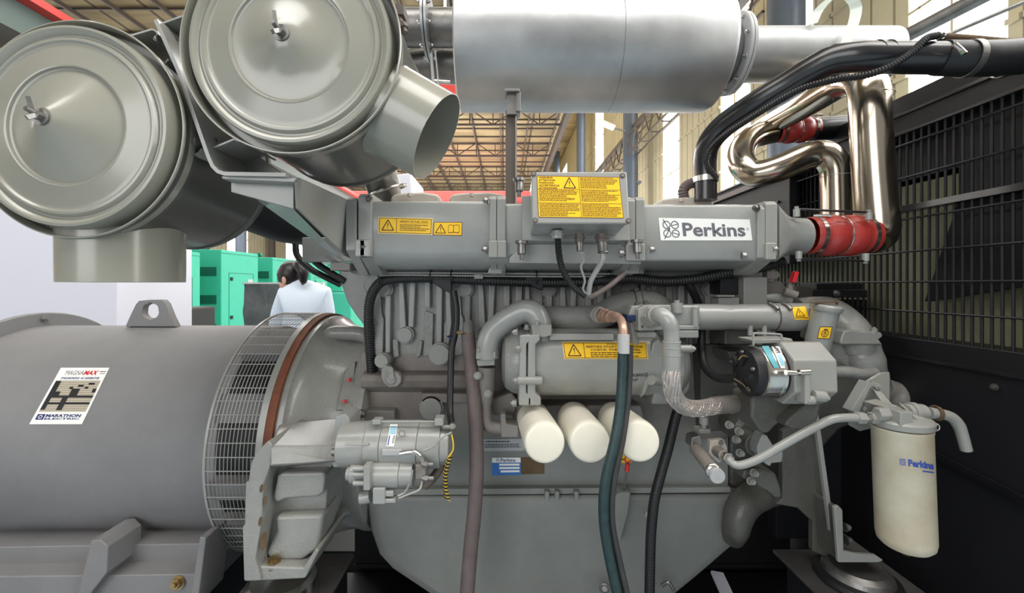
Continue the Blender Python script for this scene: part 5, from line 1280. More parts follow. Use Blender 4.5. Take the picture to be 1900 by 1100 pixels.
Dp = Decal([(1469, 570), (1494, 568), (1502, 593), (1475, 593)], sf, .001, 4); A_ = 1.1; Dp.rect(0, 0, 1, 1, 0, 0); Dp.warn(.45, .42, .6, A_, 1, 1); Dp.line((.05, .85), (.95, .85), .05, 1, 1, A_)
Dp.build('warning_label', [M['yellow'], M['ink']], tp3, 'small yellow warning triangle label')
for x in (1392, 1418): MB().cyl(P(x, 600, 1.225), P(x, 622, 1.225), .0075, seg=14).build('support_pin', M['engine_paint'], tp3)
settle(tp3)
eb2 = thing('electronics_box', 'plain matt grey box standing behind the straight glossy coolant pipe', 'box')
MB().pbox(1380, 1424, 514, 566, 1.33, .08).build('body', M['bracket_paint'], eb2, bevel=.002)
MB().pbox(1337, 1381, 516, 546, 1.36, .08).build('relay_box', M['frame_black'], eb2, bevel=.002)
m = MB().pbox(1334, 1372, 552, 572, 1.31, .05).pbox(1330, 1364, 547, 551, 1.30, .06); m.build('small_box', M['engine_paint'], eb2, bevel=.002); settle(eb2)
th = thing('thermostat_housing', 'big grey cast elbow housing turning down at the front end of the engine', 'pipe')
MB().tube([P(1478, 580, 1.40), P(1510, 577, 1.40), P(1540, 580, 1.40), P(1568, 600, 1.38), P(1584, 622, 1.36), P(1590, 650, 1.36)], [.050, .050, .051, .052, .054, .054], 30, 8).build('elbow', M['cast_paint'], th)
MB().prism([(1566, 614), (1575, 612), (1636, 616), (1640, 624), (1632, 630), (1640, 640), (1560, 640), (1560, 630)], 1.29, .18).build('flange', M['cast_paint'], th, bevel=.006)
MB().tube([P(1592, 638, 1.37), P(1596, 668, 1.37), P(1606, 695, 1.38), P(1622, 720, 1.4)], [.058, .066, .06, .05], 28, 8).build('lower_neck', M['cast_paint'], th)
MB().tube([P(1540, 625, 1.40), P(1552, 665, 1.40), P(1558, 700, 1.40)], [.05, .058, .05], 24, 8).build('side_neck', M['cast_paint'], th)
m = MB()
for x in (1622, 1574): m.bolt(P(x, 615, 1.30), (0, 0, 1), .008, .01)
m.build('flange_bolt', M['bracket_paint'], th, each=True)
MB().tube([P(1418, 552, 1.34), P(1440, 553, 1.34), P(1466, 558, 1.34)], [.012, .016, .013], 18, 6).build('bypass_pipe', M['engine_paint'], th); settle(th)
of = thing('oil_filler', 'short slanted grey oil filler tube with a round cap and an orange oil symbol', 'filler tube')
top, bot = P(1532, 574, 1.18), P(1513, 655, 1.20)
MB().cyl(top, bot, .034, .032, 36).build('tube', M['engine_paint'], of); n = (top - bot).normalized()
MB().lathe([(0, .016), (.034, .015), (.039, .011), (.040, .003), (.037, -.004), (.03, -.004)], top, n, 40).build('cap', M['bracket_paint'], of)
MB().bar(top + n * .018 + Vector((-.05, -.01, .002)), top + n * .018 + Vector((.03, .0, .004)), .012, .004).bar(top + n * .018 + Vector((.028, 0, -.004)), top + n * .018 + Vector((.028, 0, .014)), .006, .004).build('cap_tab', M['rust_panel'], of, bevel=.001)
def fill_s(x, y, l):
    a, b = (x - CX) / F, (CY - y) / F; dv = Vector((a, 1, b)); o_ = Vector((0, 0, EYE)); ax_ = (bot - top).normalized(); R = .0335 + l
    w0 = o_ - top; dd = dv - ax_ * dv.dot(ax_); ww = w0 - ax_ * w0.dot(ax_); A, B, Cc = dd.dot(dd), 2 * dd.dot(ww), ww.dot(ww) - R * R
    t = (-B - math.sqrt(max(0, B * B - 4 * A * Cc))) / (2 * A); return o_ + dv * t
Dp = Decal([(1521, 606), (1545, 606), (1540, 629), (1516, 628)], fill_s, .001, 4); A_ = 1.05; Dp.rect(0, 0, 1, 1, 1, 0); Dp.rect(.05, .05, .95, .95, 0, 1)
Dp.ring(.52, .56, .27, .06, A_, 1, 2); Dp.line((.38, .22), (.66, .22), .07, 1, 2, A_); Dp.line((.42, .22), (.42, .34), .07, 1, 2, A_); Dp.line((.62, .22), (.62, .34), .07, 1, 2, A_)
Dp.ring(.52, .6, .10, .05, A_, 1, 2, 10); Dp.line((.45, .52), (.52, .38), .05, 1, 2, A_); Dp.line((.52, .38), (.59, .52), .05, 1, 2, A_)
Dp.build('oil_label', [M['yellow'], M['ink']], of, 'orange square with oil drop in an outline'); settle(of)

# ---- battery charging alternator
ca = thing('charging_alternator', 'small silver and black charging alternator with a grey belt cover', 'alternator')
cd, cz3 = 1.07, -.226
A0 = lambda x: Vector((x, cd, EYE + cz3))
m = MB().lathe([(0, -.02), (.030, -.02), (.040, -.014), (.058, -.008), (.064, .004), (.064, .014)], A0(.638), X1, 48)
for i in range(5):
    a = 2 * PI * i / 5 + .4; e_ = Vector((0, -math.sin(a), math.cos(a))); m.bar(A0(.624) + e_ * .02, A0(.622) + e_ * .046, .018, .012)
m.build('rear_cover', M['frame_black'], ca)
MB().lathe([(.064, .012), (.068, .014), (.068, .05), (.070, .052), (.070, .058), (.066, .06), (.0, .06)], A0(.638), X1, 48).build('stator_case', M['bright_steel'], ca)
MB().lathe([(.058, 0), (.064, .002), (.064, .018), (.0, .018)], A0(.696), X1, 48).build('fan', M['frame_black'], ca)
pr_ = [(cd + .085 * math.cos(a) * 1.0, EYE + cz3 + .083 * math.sin(a)) for a in [math.radians(v) for v in (60, 105, 150, 205, 250, 300, 0)]]
MB().prismx(pr_, .706, .812).build('belt_cover', M['bracket_paint'], ca, bevel=.005, seg=3)
m = MB()
for i in range(5):
    a = 2 * PI * i / 5; e_ = Vector((0, -math.sin(a), math.cos(a))); m.bolt(A0(.625) + e_ * .05, -X1, .005, .006, False)
m.build('cover_screw', M['dull_steel'], ca, each=True)
sf = on_cylx(cd, cz3, .0685)
Dp = Decal([(1413, 642), (1426, 641), (1446, 682), (1436, 682)], sf, .0012, 6); Dp.rect(0, 0, 1, 1, 0, 0); Dp.build('teal_label', [M['teal_label']], ca, 'plain teal label')
Dp = Decal([(1432, 643), (1446, 642), (1462, 682), (1449, 683)], sf, .0012, 6); Dp.rect(0, 0, 1, 1, 0, 0); Dp.rect(.2, .4, .8, .9, 1, 1); Dp.small_print(.25, .08, .8, .35, 3, 2, 1, 31); Dp.build('white_label', [M['white_label'], M['pale_blue'], M['grey_ink']], ca, 'white label with a pale blue panel')
MB().tube([P(1398, 640, 1.05), P(1398, 622, 1.05), P(1402, 618, 1.05), P(1444, 620, 1.05), P(1450, 624, 1.05), P(1450, 640, 1.05)], .0028, 8, 3).build('guard_loop', M['bracket_paint'], ca)
MB().prism([(1392, 630), (1470, 628), (1474, 636), (1400, 638)], 1.06, .06).build('top_strap', M['bracket_paint'], ca, bevel=.003)
m = MB().cyl(P(1458, 691, .985), P(1476, 692, .985), .0065, seg=14).cyl(P(1476, 692, .985), P(1502, 692, .985), .003, seg=10).cyl(P(1483, 691, .985), P(1502, 690, .985), .0075, seg=14); m.build('through_bolt', M['bright_steel'], ca)
MB().prism([(1494, 690), (1504, 690), (1505, 748), (1494, 750)], .98, .03).build('adjuster_arm', M['bracket_paint'], ca, bevel=.002)
m = MB().cyl(P(1494, 742, .99), P(1508, 742, .99), .011, seg=18).cyl(P(1508, 734, .99), P(1530, 736, .99), .013, seg=18); m.cyl(P(1530, 738, .99), P(1538, 739, .99), .005, seg=12); m.build('pivot', M['bracket_paint'], ca)
m = MB()
for i, pp in enumerate(([(1370, 668), (1378, 660), (1392, 664)], [(1362, 702), (1378, 712), (1386, 720), (1390, 708), (1384, 696)])): m.tube([P(x, y, 1.05) for x, y in pp], .0022, 8)
m.build('wire', M['brass'], ca, each=True); settle(ca)
hose('alternator_lead', 'black sleeved lead curling from behind the pipe down into the small silver alternator', 'cable', [(1302, 610, 1.30), (1302, 650, 1.28), (1308, 680, 1.24), (1330, 700, 1.18), (1360, 702, 1.12), (1388, 694, 1.06)], .012, 'black_rubber')
MBm = thing('alternator_mount', 'dark grey casting carrying the small silver alternator from below', 'bracket')
MB().prism([(1395, 735), (1478, 730), (1470, 770), (1440, 792), (1428, 806), (1412, 804), (1394, 775)], 1.10, .10).build('cradle', M['shaded_cast'], MBm, bevel=.01)
MB().prism([(1505, 742), (1525, 748), (1520, 775), (1512, 792), (1500, 800), (1470, 796), (1456, 790), (1462, 780), (1480, 764)], 1.06, .05).build('foot_arm', M['shaded_cast'], MBm, bevel=.008)
MB().pbox(1300, 1395, 640, 800, 1.40, .1).build('back_plate', M['shaded_cast'], MBm, bevel=.006)
MB().pbox(1345, 1396, 610, 640, 1.30, .10).build('filter_base', M['shaded_cast'], MBm, bevel=.006)
MB().prism([(1350, 652), (1420, 652), (1400, 680), (1360, 676)], 1.28, .1).build('shelf', M['shaded_cast'], MBm, bevel=.005)
settle(MBm)
# front cover, pump and pulley castings
fc = thing('timing_case', 'dark grey timing case castings low at the front of the engine, behind the fuel pipe', 'engine casing')
MB().prism([(1352, 650), (1440, 640), (1560, 660), (1625, 700), (1650, 760), (1560, 800), (1470, 900), (1440, 930), (1380, 915), (1352, 905)], 1.46, .4).build('case', M['shaded_cast'], fc, bevel=.02)
m = MB().lathe([(0, 0), (.07, .0), (.095, .02), (.10, .05), (.10, .16)], P(1552, 728, 1.30), (0, 1, 0), 48); m.build('pulley_cover', M['shaded_cast'], fc)
m = MB().lathe([(0, 0), (.03, .0), (.045, .01), (.05, .03), (.05, .14)], P(1392, 800, 1.30), (.0, 1, 0), 36); m.build('pump_body', M['shaded_cast'], fc)
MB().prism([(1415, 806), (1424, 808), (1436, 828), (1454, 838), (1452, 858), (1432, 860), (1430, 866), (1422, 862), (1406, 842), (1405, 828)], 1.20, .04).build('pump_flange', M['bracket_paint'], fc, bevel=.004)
m = MB().lathe([(.0, 0), (.028, 0), (.028, .1)], P(1402, 825, 1.24), (0, 1, 0), 32); m.torus(P(1402, 825, 1.24), (0, 1, 0), .030, .004, 32); m.build('pump_cap', M['shaded_cast'], fc)
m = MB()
m.prism([(1380, 872), (1412, 870), (1424, 876), (1440, 878), (1450, 905), (1452, 924), (1440, 926), (1424, 912), (1410, 905), (1400, 895), (1378, 888)], 1.26, .08); m.build('lower_boss', M['shaded_cast'], fc, bevel=.008)
m = MB()
for x, y in ((1398, 877), (1392, 892), (1370, 800), (1352, 788), (1358, 760), (1365, 815), (1372, 840)): m.bolt(P(x, y, 1.25), (0, -1, .2), .009, .016)
m.build('case_bolt', M['bracket_paint'], fc, each=True)
MB().tube([P(1545, 690, 1.22), P(1575, 690, 1.22), P(1600, 694, 1.22), P(1622, 692, 1.24)], [.016, .017, .016, .016], 20, 6).build('water_rail', M['cast_paint'], fc)
MB().tube([P(1620, 712, 1.5), P(1650, 722, 1.5), P(1668, 735, 1.5), P(1700, 770, 1.5)], [.03, .035, .05, .06], 20, 8).build('hub', M['dusty_paint'], fc)
m = MB().cyl(P(1306, 772, 1.18), P(1306, 786, 1.18), .0125, seg=18).cyl(P(1306, 786, 1.18), P(1306, 796, 1.18), .007, seg=12).pbox(1297, 1318, 796, 804, 1.17, .03); m.build('sender', M['bracket_paint'], fc); settle(fc)
# hand priming pump with knurled knob
hp = thing('priming_pump', 'small barrel shaped steel priming pump with a round knurled knob', 'pump')
a, b = P(1290, 832, 1.14), P(1322, 872, 1.03); n = (b - a).normalized()
MB().cyl(a, b, .017, seg=28).build('barrel', M['dusty_paint'], hp, bevel=.002)
MB().lathe([(.015, 0), (.019, .001), (.020, .006), (.017, .010), (.012, .012), (.012, .02)], b, n, 32).build('collar', M['bright_steel'], hp)
kb = MB(); k0 = b + n * .018; u, v = frame_of(n); rg = []
for t_ in (0, .012):
    rg.append([k0 + n * t_ + (u * math.cos(2 * PI * i / 48) + v * math.sin(2 * PI * i / 48)) * (.0185 if i % 2 else .0172) for i in range(48)])
kb.rings(rg); kb.cyl(k0 + n * .012, k0 + n * .0128, .005, seg=16); kb.build('knob', M['silver_label'], hp, bevel=.0006)
MB().prism([(1284, 812), (1300, 808), (1306, 822), (1300, 834), (1282, 830)], 1.13, .04).build('bracket', M['dull_steel'], hp, bevel=.004)
MB().prism([(1318, 818), (1344, 816), (1350, 832), (1348, 850), (1334, 860), (1316, 842)], 1.13, .02).build('gasket_plate', M['beige_cover'], hp, bevel=.003)
MB().bolt(P(1338, 821, 1.13), (0, -1, 0), .006, .006).build('plate_bolt', M['dull_steel'], hp)
MB().cyl(P(1330, 836, 1.13), P(1344, 846, 1.08), .015, seg=24).build('port', M['dusty_paint'], hp, bevel=.002); settle(hp)
fp = thing('fuel_pipe', 'grey steel fuel pipe sweeping up right from the priming pump to the fuel filter head', 'pipe')
MB().cyl(P(1343, 845, 1.09), P(1353, 851, 1.06), .0145, seg=6).build('union_nut', M['bright_steel'], fp, bevel=.001)
MB().tube([P(1350, 850, 1.06), P(1362, 861, 1.05), P(1378, 862, 1.04), P(1410, 850, 1.03), P(1455, 824, 1.02), P(1505, 796, 1.01), P(1540, 779, 1.0), P(1566, 775, 1.0), P(1592, 775, 1.0)], .0102, 18).build('pipe', M['engine_paint'], fp)
for x0, x1 in ((1589, 1604), (1614, 1632)): MB().cyl(P(x0, 775, 1.0), P(x1, 775, 1.0), .0145, seg=6).build('union_nut', M['bracket_paint'], fp, bevel=.0015)
MB().cyl(P(1602, 775, 1.0), P(1616, 775, 1.0), .0085, seg=18).build('union_sleeve', M['bright_steel'], fp); settle(fp)
# ---- fuel filter
ff = thing('fuel_filter', 'tall stained white fuel filter canister hanging at the right', 'fuel filter')
ff['label'] = 'tall stained white fuel filter canister with blue lettering, hanging at the right'
fx, fy = P(1672, 0, 1.0).x, 1.0; zt, zb2 = P(0, 790, 1.0).z, P(0, 1012, 1.0).z; fr_ = .0565
tilt = lambda mb: mb.xform(Matrix.Translation((fx, fy, zt)) @ Matrix.Rotation(math.radians(-2.2), 4, 'Y') @ Matrix.Translation((-fx, -fy, -zt)))
m = MB().lathe([(.0, zb2 - zt - .003), (.028, zb2 - zt - .003), (.046, zb2 - zt + .001), (.054, zb2 - zt + .010), (fr_, zb2 - zt + .024), (fr_, -.008), (fr_ + .0012, -.006), (fr_ + .0012, -.001), (.05, 0)], (fx, fy, zt), (0, 0, 1), 64); tilt(m).build('canister', M['filter_stained'], ff)
m = MB().lathe([(0, zb2 - zt - .02), (.009, zb2 - zt - .021), (.012, zb2 - zt - .018), (.013, zb2 - zt)], (fx, fy, zt), (0, 0, 1), 8); tilt(m).build('drain_plug', M['rust_panel'], ff, 'rusty drain plug')
m = MB().lathe([(.054, .001), (.060, .003), (.061, .016), (.058, .020), (.045, .024), (0, .028)], (fx, fy, zt), (0, 0, 1), 64); tilt(m).build('head', M['bracket_paint'], ff)
h0 = zt + .022
m = MB().box(fx - .045, fx - .015, fy - .045, fy + .02, h0 - .01, h0 + .026); m.cyl((fx - .07, fy - .01, h0 + .01), (fx - .03, fy - .01, h0 + .01), .017, seg=6); m.build('inlet_port', M['bracket_paint'], ff, bevel=.003)
m = MB().cyl((fx + .012, fy + .0, h0 + .012), (fx + .055, fy + .0, h0 + .012), .019, seg=24).cyl((fx + .022, fy, h0 + .012), (fx + .036, fy, h0 + .012), .023, seg=24); m.build('outlet_port', M['bracket_paint'], ff, bevel=.002)
m = MB()
for a0, a1 in ((-.02, .032), (.005, .045)): m.hexa([Vector((fx + a0, fy - .045, h0 - .004)), Vector((fx + a0 + .004, fy - .045, h0 - .004)), Vector((fx + a0 + .004, fy + .01, h0 + .03)), Vector((fx + a0, fy + .01, h0 + .03))], [Vector((fx + a1, fy - .04, h0 - .006)), Vector((fx + a1 + .004, fy - .04, h0 - .006)), Vector((fx + a1 + .0, fy - .03, h0 - .004)), Vector((fx + a1 - .004, fy - .03, h0 - .004))])
m.build('head_rib', M['bracket_paint'], ff, each=True)
sf = on_cylz(fx + .004, fy, fr_)
Dp = Decal([(1669, 849), (1732, 857), (1733, 872), (1670, 864)], sf, .0012, 4); A_ = 4.6
Dp.rect(.0, .1, .17, .9, 0, 0); Dp.emblem(.085, .5, .7, A_, 1, 1); Dp.text('Perkins', .25, .05, 1.0, .95, 0, 0, .045); Dp.rect(.66, 1.25, .99, 1.4, 0, 0)
Dp.build('lettering', [M['blue_ink'], M['filter_stained']], ff, 'blue lettering')
MB().tube([P(1722, 766, 1.0), P(1745, 768, 1.0), P(1765, 774, 1.0), P(1778, 788, 1.0), P(1785, 806, 1.0), P(1793, 835, 1.0)], [.0145, .0125, .0125, .0125, .0118, .0115], 20, 8).build('outlet_spout', M['bracket_paint'], ff)
m = MB().torus(P(1735, 766, 1.0), (1, 0, -.1), .0165, .0022, 28).torus(P(1739, 767, 1.0), (1, 0, -.1), .016, .002, 28); m.build('seal_ring', M['rust_panel'], ff); MB().torus(P(1734, 792, .99), (.2, 1, 0), .010, .002, 24).build('wire_ring', M['bright_steel'], ff)
settle(ff)
fb = thing('filter_bracket', 'triangular bolted grey plate bracket holding the fuel filter', 'bracket')
MB().prism([(1578, 768), (1612, 706), (1636, 692), (1651, 691), (1651, 786), (1596, 800), (1578, 790)], 1.10, .008).build('plate', M['bracket_paint'], fb, bevel=.001)
m = MB().prism([(1580, 762), (1612, 708), (1618, 712), (1592, 770)], 1.07, .03); m.build('fold', M['engine_paint'], fb, bevel=.001)
m = MB().hexa([P(1618, 720, 1.09), P(1628, 718, 1.09), P(1662, 758, 1.0), P(1650, 764, 1.0)], [P(1618, 720, 1.10), P(1628, 718, 1.10), P(1662, 758, 1.02), P(1650, 764, 1.02)]); m.build('stay', M['bracket_paint'], fb)
m = MB().prism([(1640, 756), (1665, 752), (1690, 768), (1650, 776)], 1.0, .06); m.build('head_lug', M['bracket_paint'], fb, bevel=.003)
m = MB().bolt(P(1622, 716, 1.09), (0, -1, .1), .009, .014).bolt(P(1599, 758, 1.09), (0, -1, .1), .009, .014); m.build('bolt', M['bracket_paint'], fb, each=True); settle(fb)
# ---- front support bracket and mount
sb = thing('front_support', 'dark grey steel engine support plate reaching down to the front mount', 'bracket')
MB().prism([(1452, 800), (1513, 770), (1548, 988), (1546, 1040), (1508, 1022), (1508, 968), (1480, 942), (1440, 935), (1452, 925)], 1.30, .02).build('web', M['shaded_cast'], sb, bevel=.002)  # shade on the side of the plate is put into its colour
MB().prism([(1510, 758), (1517, 756), (1549, 985), (1541, 988)], 1.24, .012).build('edge_flange', M['bracket_paint'], sb, bevel=.001)
MB().prism([(1548, 942), (1556, 938), (1564, 946), (1566, 1022), (1590, 1028), (1625, 1030), (1640, 1040), (1630, 1044), (1556, 1044)], 1.20, .012).build('foot', M['bracket_paint'], sb, bevel=.003)
MB().prism([(1550, 944), (1556, 940), (1563, 948), (1565, 1023), (1589, 1030), (1624, 1032), (1636, 1041), (1558, 1043)], 1.213, .11).build('foot_web', M['shaded_cast'], sb, bevel=.002)  # darker copy behind the foot, its shaded side painted in
m = MB()
for x, y in ((1566, 978), (1569, 1002)): m.bolt(P(x, y, 1.22), (1, 0, 0), .010, .014)
m.bolt(P(1532, 980, 1.30), (0, -1, 0), .009, .01); m.build('bolt', M['dull_steel'], sb, each=True); settle(sb)
fm = thing('vibration_mount', 'dull round vibration mount on a slanted chequer plate below the fuel filter', 'mount')
zt3 = P(0, 1048, 1.25).z; mx_ = P(1590, 0, 1.25).x
MB().lathe([(0, 0), (.07, 0), (.085, -.01), (.09, -.025)], (mx_, 1.25, zt3), (0, 0, 1), 40).build('dome', M['dull_steel'], fm)
MB().lathe([(.085, -.022), (.105, -.028), (.11, -.04), (.10, -.05)], (mx_, 1.25, zt3), (0, 0, 1), 40).build('rubber_ring', M['black_rubber'], fm)
MB().box(mx_ - .16, mx_ + .16, 1.10, 1.40, zt3 - .06, zt3 - .048).build('base_plate', M['chequer'], fm, bevel=.003)
MB().box(mx_ - .13, mx_ + .13, 1.13, 1.37, .12, zt3 - .06).build('pedestal', M['frame_black'], fm); settle(fm)
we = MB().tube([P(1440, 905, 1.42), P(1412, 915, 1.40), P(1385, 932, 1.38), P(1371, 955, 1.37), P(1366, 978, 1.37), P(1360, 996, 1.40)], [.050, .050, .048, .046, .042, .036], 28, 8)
settle(tag(we.build('water_elbow', M['shaded_cast']), 'fat grey drain elbow curling down between the sump and the front support', 'pipe'))
# ================================================================ CHARGE AIR PIPES
ch = thing('chrome_charge_pipe', 'tall polished charge air pipe rising from the large red hose and bending back left', 'pipe')
cpts = [(1600, 437, 1.30), (1622, 436, 1.30), (1612, 420, 1.30)]
MB().tube([P(1585, 438, 1.31), P(1606, 438, 1.31), P(1622, 436, 1.31), P(1628, 424, 1.31), P(1627, 404, 1.31), P(1621, 330, 1.31), P(1616, 250, 1.31), P(1613, 190, 1.31), P(1610, 164, 1.32), P(1600, 150, 1.36), P(1578, 148, 1.43), P(1552, 160, 1.54), P(1500, 192, 1.72), P(1440, 226, 1.88), P(1412, 242, 1.95)],
          [.056, .056, .057, .057, .057, .055, .054, .054, .054, .053, .052, .0515, .0515, .0515, .0515], 48, 10).build('tube', M['chrome'], ch)
m = MB().torus(P(1618, 180, 1.31), (0, 0, 1), .0545, .0012, 48).torus(P(1556, 158, 1.52), (1, -.7, -.4), .051, .0012, 48); m.build('weld_seam', M['dull_steel'], ch, each=True); settle(ch)
cu_ = thing('chrome_u_pipe', 'polished U-shaped charge air pipe left of the tall one, looping back towards the radiator', 'pipe')
MB().tube([P(1553, 470, 1.6), P(1553, 400, 1.6), P(1552, 345, 1.6), P(1549, 310, 1.6), P(1530, 288, 1.61), P(1498, 290, 1.63), P(1440, 314, 1.66), P(1400, 322, 1.70), P(1378, 306, 1.74), P(1376, 278, 1.80), P(1394, 256, 1.86), P(1424, 246, 1.9), P(1452, 242, 1.92)], [.053] * 13, 40, 10).build('tube', M['chrome'], cu_)
m = MB().torus(P(1552, 328, 1.6), (0, 0, 1), .0535, .0012, 48).torus(P(1385, 318, 1.72), (1, -.3, .9), .0535, .0012, 48); m.build('weld_seam', M['dull_steel'], cu_, each=True); settle(cu_)
def bellows(name, label, a, b, r, lobes, grp=None):
    t = thing(name, label, 'hose', grp); n = (b - a).normalized(); L = (b - a).length; pf = [(r * .92, 0), (r * .95, .003), (r * .95, L * .18)]
    for i in range(lobes):
        for k_ in range(9):
            q = k_ / 8; pf.append((r * (.95 + .13 * math.sin(PI * q) ** .6), L * (.20 + .60 * (i + q) / lobes)))
    pf += [(r * .95, L * .82), (r * .95, L - .003), (r * .92, L)]
    MB().lathe(pf, a, n, 56).build('silicone', M['red_silicone'], t)
    for q in (.11, .89): MB().lathe([(r * .96, L * q - .006), (r * .985, L * q - .006), (r * .985, L * q + .006), (r * .96, L * q + .006)], a, n, 56).build('clamp_band', M['bright_steel'], t)
    for q in (.11, .89): MB().tube([a + n * (L * q - .01) + Vector((0, -.012, r * 1.0)), a + n * (L * q + .006) + Vector((0, -.022, r * 1.0)), a + n * (L * q + .03) + Vector((0, -.034, r * .93))], .0045, 10, 4).build('clamp_screw', M['bright_steel'], t)
    if lobes > 1: MB().torus(a + n * (L * .5), n, r * .985, .002, 56).build('ring_wire', M['bright_steel'], t)
    return settle(t)
bellows('red_hose', 'large red silicone hose with two bulges between manifold outlet and chrome pipe', P(1497, 437, 1.31), P(1614, 437, 1.31), .061, 2)
bellows('red_hose', 'small red silicone hose high up between the chrome pipes', P(1440, 243, 1.9), P(1512, 239, 1.9), .055, 2)
bp = MB().cyl(P(1500, 240, 1.9), P(1600, 234, 1.9), .052, seg=36); settle(tag(bp.build('black_stub_pipe', M['black_paint']), 'short black pipe right of the small red hose, entering the radiator top', 'pipe'))
rd = thing('tie_rods', 'pair of thin black tie rods bridging the large red hose', 'rod')
for (a, b, c_) in (((1478, 388), (1612, 394), -1), ((1482, 480), (1606, 484), 1)):
    MB().cyl(P(*a, 1.24), P(*b, 1.24), .0035, seg=10).build('rod', M['black_paint'], rd)
    for q in (a, b): MB().cyl(P(q[0], q[1] - 5, 1.24), P(q[0], q[1] + 5, 1.24), .006, seg=6).cyl(P(q[0], q[1], 1.24), P(q[0], q[1] - 14 * c_, 1.24), .009, seg=16).build('stud', M['bracket_paint'], rd)
settle(rd)
# ================================================================ BLACK COOLANT PIPE
bc2 = thing('black_coolant_pipe', 'glossy black coolant pipe arching from the engine over the chrome pipes to the radiator', 'pipe')
MB().tube([P(1309, 372, 1.50), P(1309, 330, 1.50), P(1309, 290, 1.49), P(1318, 262, 1.46), P(1345, 232, 1.42), P(1400, 194, 1.34), P(1460, 158, 1.28), P(1510, 128, 1.23), P(1545, 112, 1.20), P(1590, 106, 1.17), P(1650, 107, 1.15), P(1752, 108, 1.12)], [.038, .038, .039, .040, .041, .041, .041, .041, .041, .041, .041, .041], 40, 8).build('tube', M['black_paint'], bc2)
m = MB()
for x, y, d_, n_ in ((1548, 112, 1.2, (1, 0, .3)), (1622, 106, 1.16, (1, 0, .1)), (1641, 106, 1.155, (1, 0, 0)), (1745, 108, 1.12, (1, 0, 0))): m.torus(P(x, y, d_), n_, .0420, .0016, 40)
m.build('cable_tie', M['black_rubber'], bc2, each=True)
MB().lathe([(.0395, 0), (.0425, 0), (.0425, .02), (.0395, .02)], P(1309, 338, 1.5), (0, 0, 1), 36).build('end_clamp', M['bright_steel'], bc2); settle(bc2)
rh = thing('radiator_hose', 'thick black rubber radiator hose with two steel clamps at the upper right', 'hose')
MB().tube([P(1748, 108, 1.12), P(1800, 109, 1.10), P(1850, 108, 1.09), P(1905, 104, 1.08)], .044, 40).build('sleeve', M['black_rubber'], rh)
for x in (1797, 1866): MB().lathe([(.0445, -.008), (.0468, -.008), (.0468, .008), (.0445, .008)], P(x, 109, 1.10), (1, -.1, 0), 48).build('hose_clamp', M['dull_steel'], rh)
MB().tube([P(1770, 82, 1.05), P(1782, 92, 1.05), P(1790, 100, 1.045)], .006, 10).build('clamp_screw', M['bright_steel'], rh); settle(rh)
hose('overflow_hose', 'thin black corrugated hose tied beneath the glossy black coolant pipe', 'hose', [(1330, 330, 1.46), (1310, 300, 1.44), (1330, 262, 1.40), (1400, 214, 1.30), (1480, 168, 1.2), (1550, 148, 1.14), (1600, 141, 1.11), (1645, 126, 1.09), (1690, 98, 1.08), (1718, 72, 1.08), (1738, 66, 1.10)], .0085, 'black_rubber', 14, ripple=.0012, period=.007)
hose('heater_hose', 'dusty corrugated hose curling behind the bottom end of the black coolant pipe', 'hose', [(1270, 372, 1.55), (1268, 352, 1.55), (1282, 340, 1.55), (1302, 344, 1.56), (1310, 366, 1.58)], .018, 'grey_hose', 16, ripple=.0016, period=.009)
rb2 = thing('rust_bar', 'rust brown steel strip with bolts along the radiator top at upper right', 'bar')
MB().tube([P(1742, 68, 1.16), P(1800, 72, 1.14), P(1870, 78, 1.12), P(1905, 76, 1.1)], .010, 14).build('bar', M['rust_panel'], rb2)
MB().bolt(P(1745, 68, 1.145), (0, -1, .3), .007, .01).build('bolt', M['dull_steel'], rb2); settle(rb2)

# ================================================================ RADIATOR
ra = thing('radiator', 'big black radiator with wire fan guard filling the right side', 'radiator')
XR = 1.45
MB().box(XR, XR + .35, .45, 2.8, EYE + .548, EYE + .617).build('top_beam', M['frame_black'], ra, bevel=.002)
MB().box(XR - .012, XR, .45, 2.8, EYE + .612, EYE + .622).box(XR - .012, XR, .45, 2.8, EYE + .543, EYE + .552).build('beam_edge', M['black_paint'], ra, bevel=.001, each=True)
MB().box(XR + .07, XR + .5, 1.0, 2.6, EYE + .617, EYE + .72).build('header_tank', M['frame_black'], ra, bevel=.004)
MB().box(XR - .012, XR + .03, .45, 2.8, EYE + .262, EYE + .285).build('middle_rail', M['black_paint'], ra, bevel=.002)
g = MB(); d_ = .5
vg = MB()
while d_ < 2.75:
    vg.cyl((XR, d_, EYE - .20), (XR, d_, EYE + .55), .0042, seg=6); d_ += .0256
for z in (.505, .385, .235, .118, .01, -.095, -.195): vg.cyl((XR - .005, .5, EYE + z), (XR - .005, 2.75, EYE + z), .004, seg=6)
vg.build('wire_guard', M['frame_black'], ra)
MB().box(XR + .10, XR + .12, .45, 2.8, EYE - .21, EYE + .40).build('core', M['olive_core'], ra)
MB().box(XR + .10, XR + .13, .45, 2.8, EYE + .38, EYE + .56).build('upper_shroud', M['frame_black'], ra)
q = lambda d_, z: Vector((XR + .05, d_, EYE + z))
MB().hexa([q(1.351, .28), q(1.46, -.06), q(1.17, .0), q(.45, .12), q(.45, .55), q(1.351, .55)], [v + Vector((.03, 0, 0)) for v in (q(1.351, .28), q(1.46, -.06), q(1.17, .0), q(.45, .12), q(.45, .55), q(1.351, .55))]).build('shroud_panel', M['frame_black'], ra)
MB().box(XR - .01, XR + .4, .45, 2.8, 0.12, EYE - .19).build('lower_panel', M['frame_black'], ra, bevel=.003)
MB().box(XR - .02, XR - .008, .45, 2.8, EYE - .262, EYE - .252).build('panel_lip', M['black_paint'], ra)
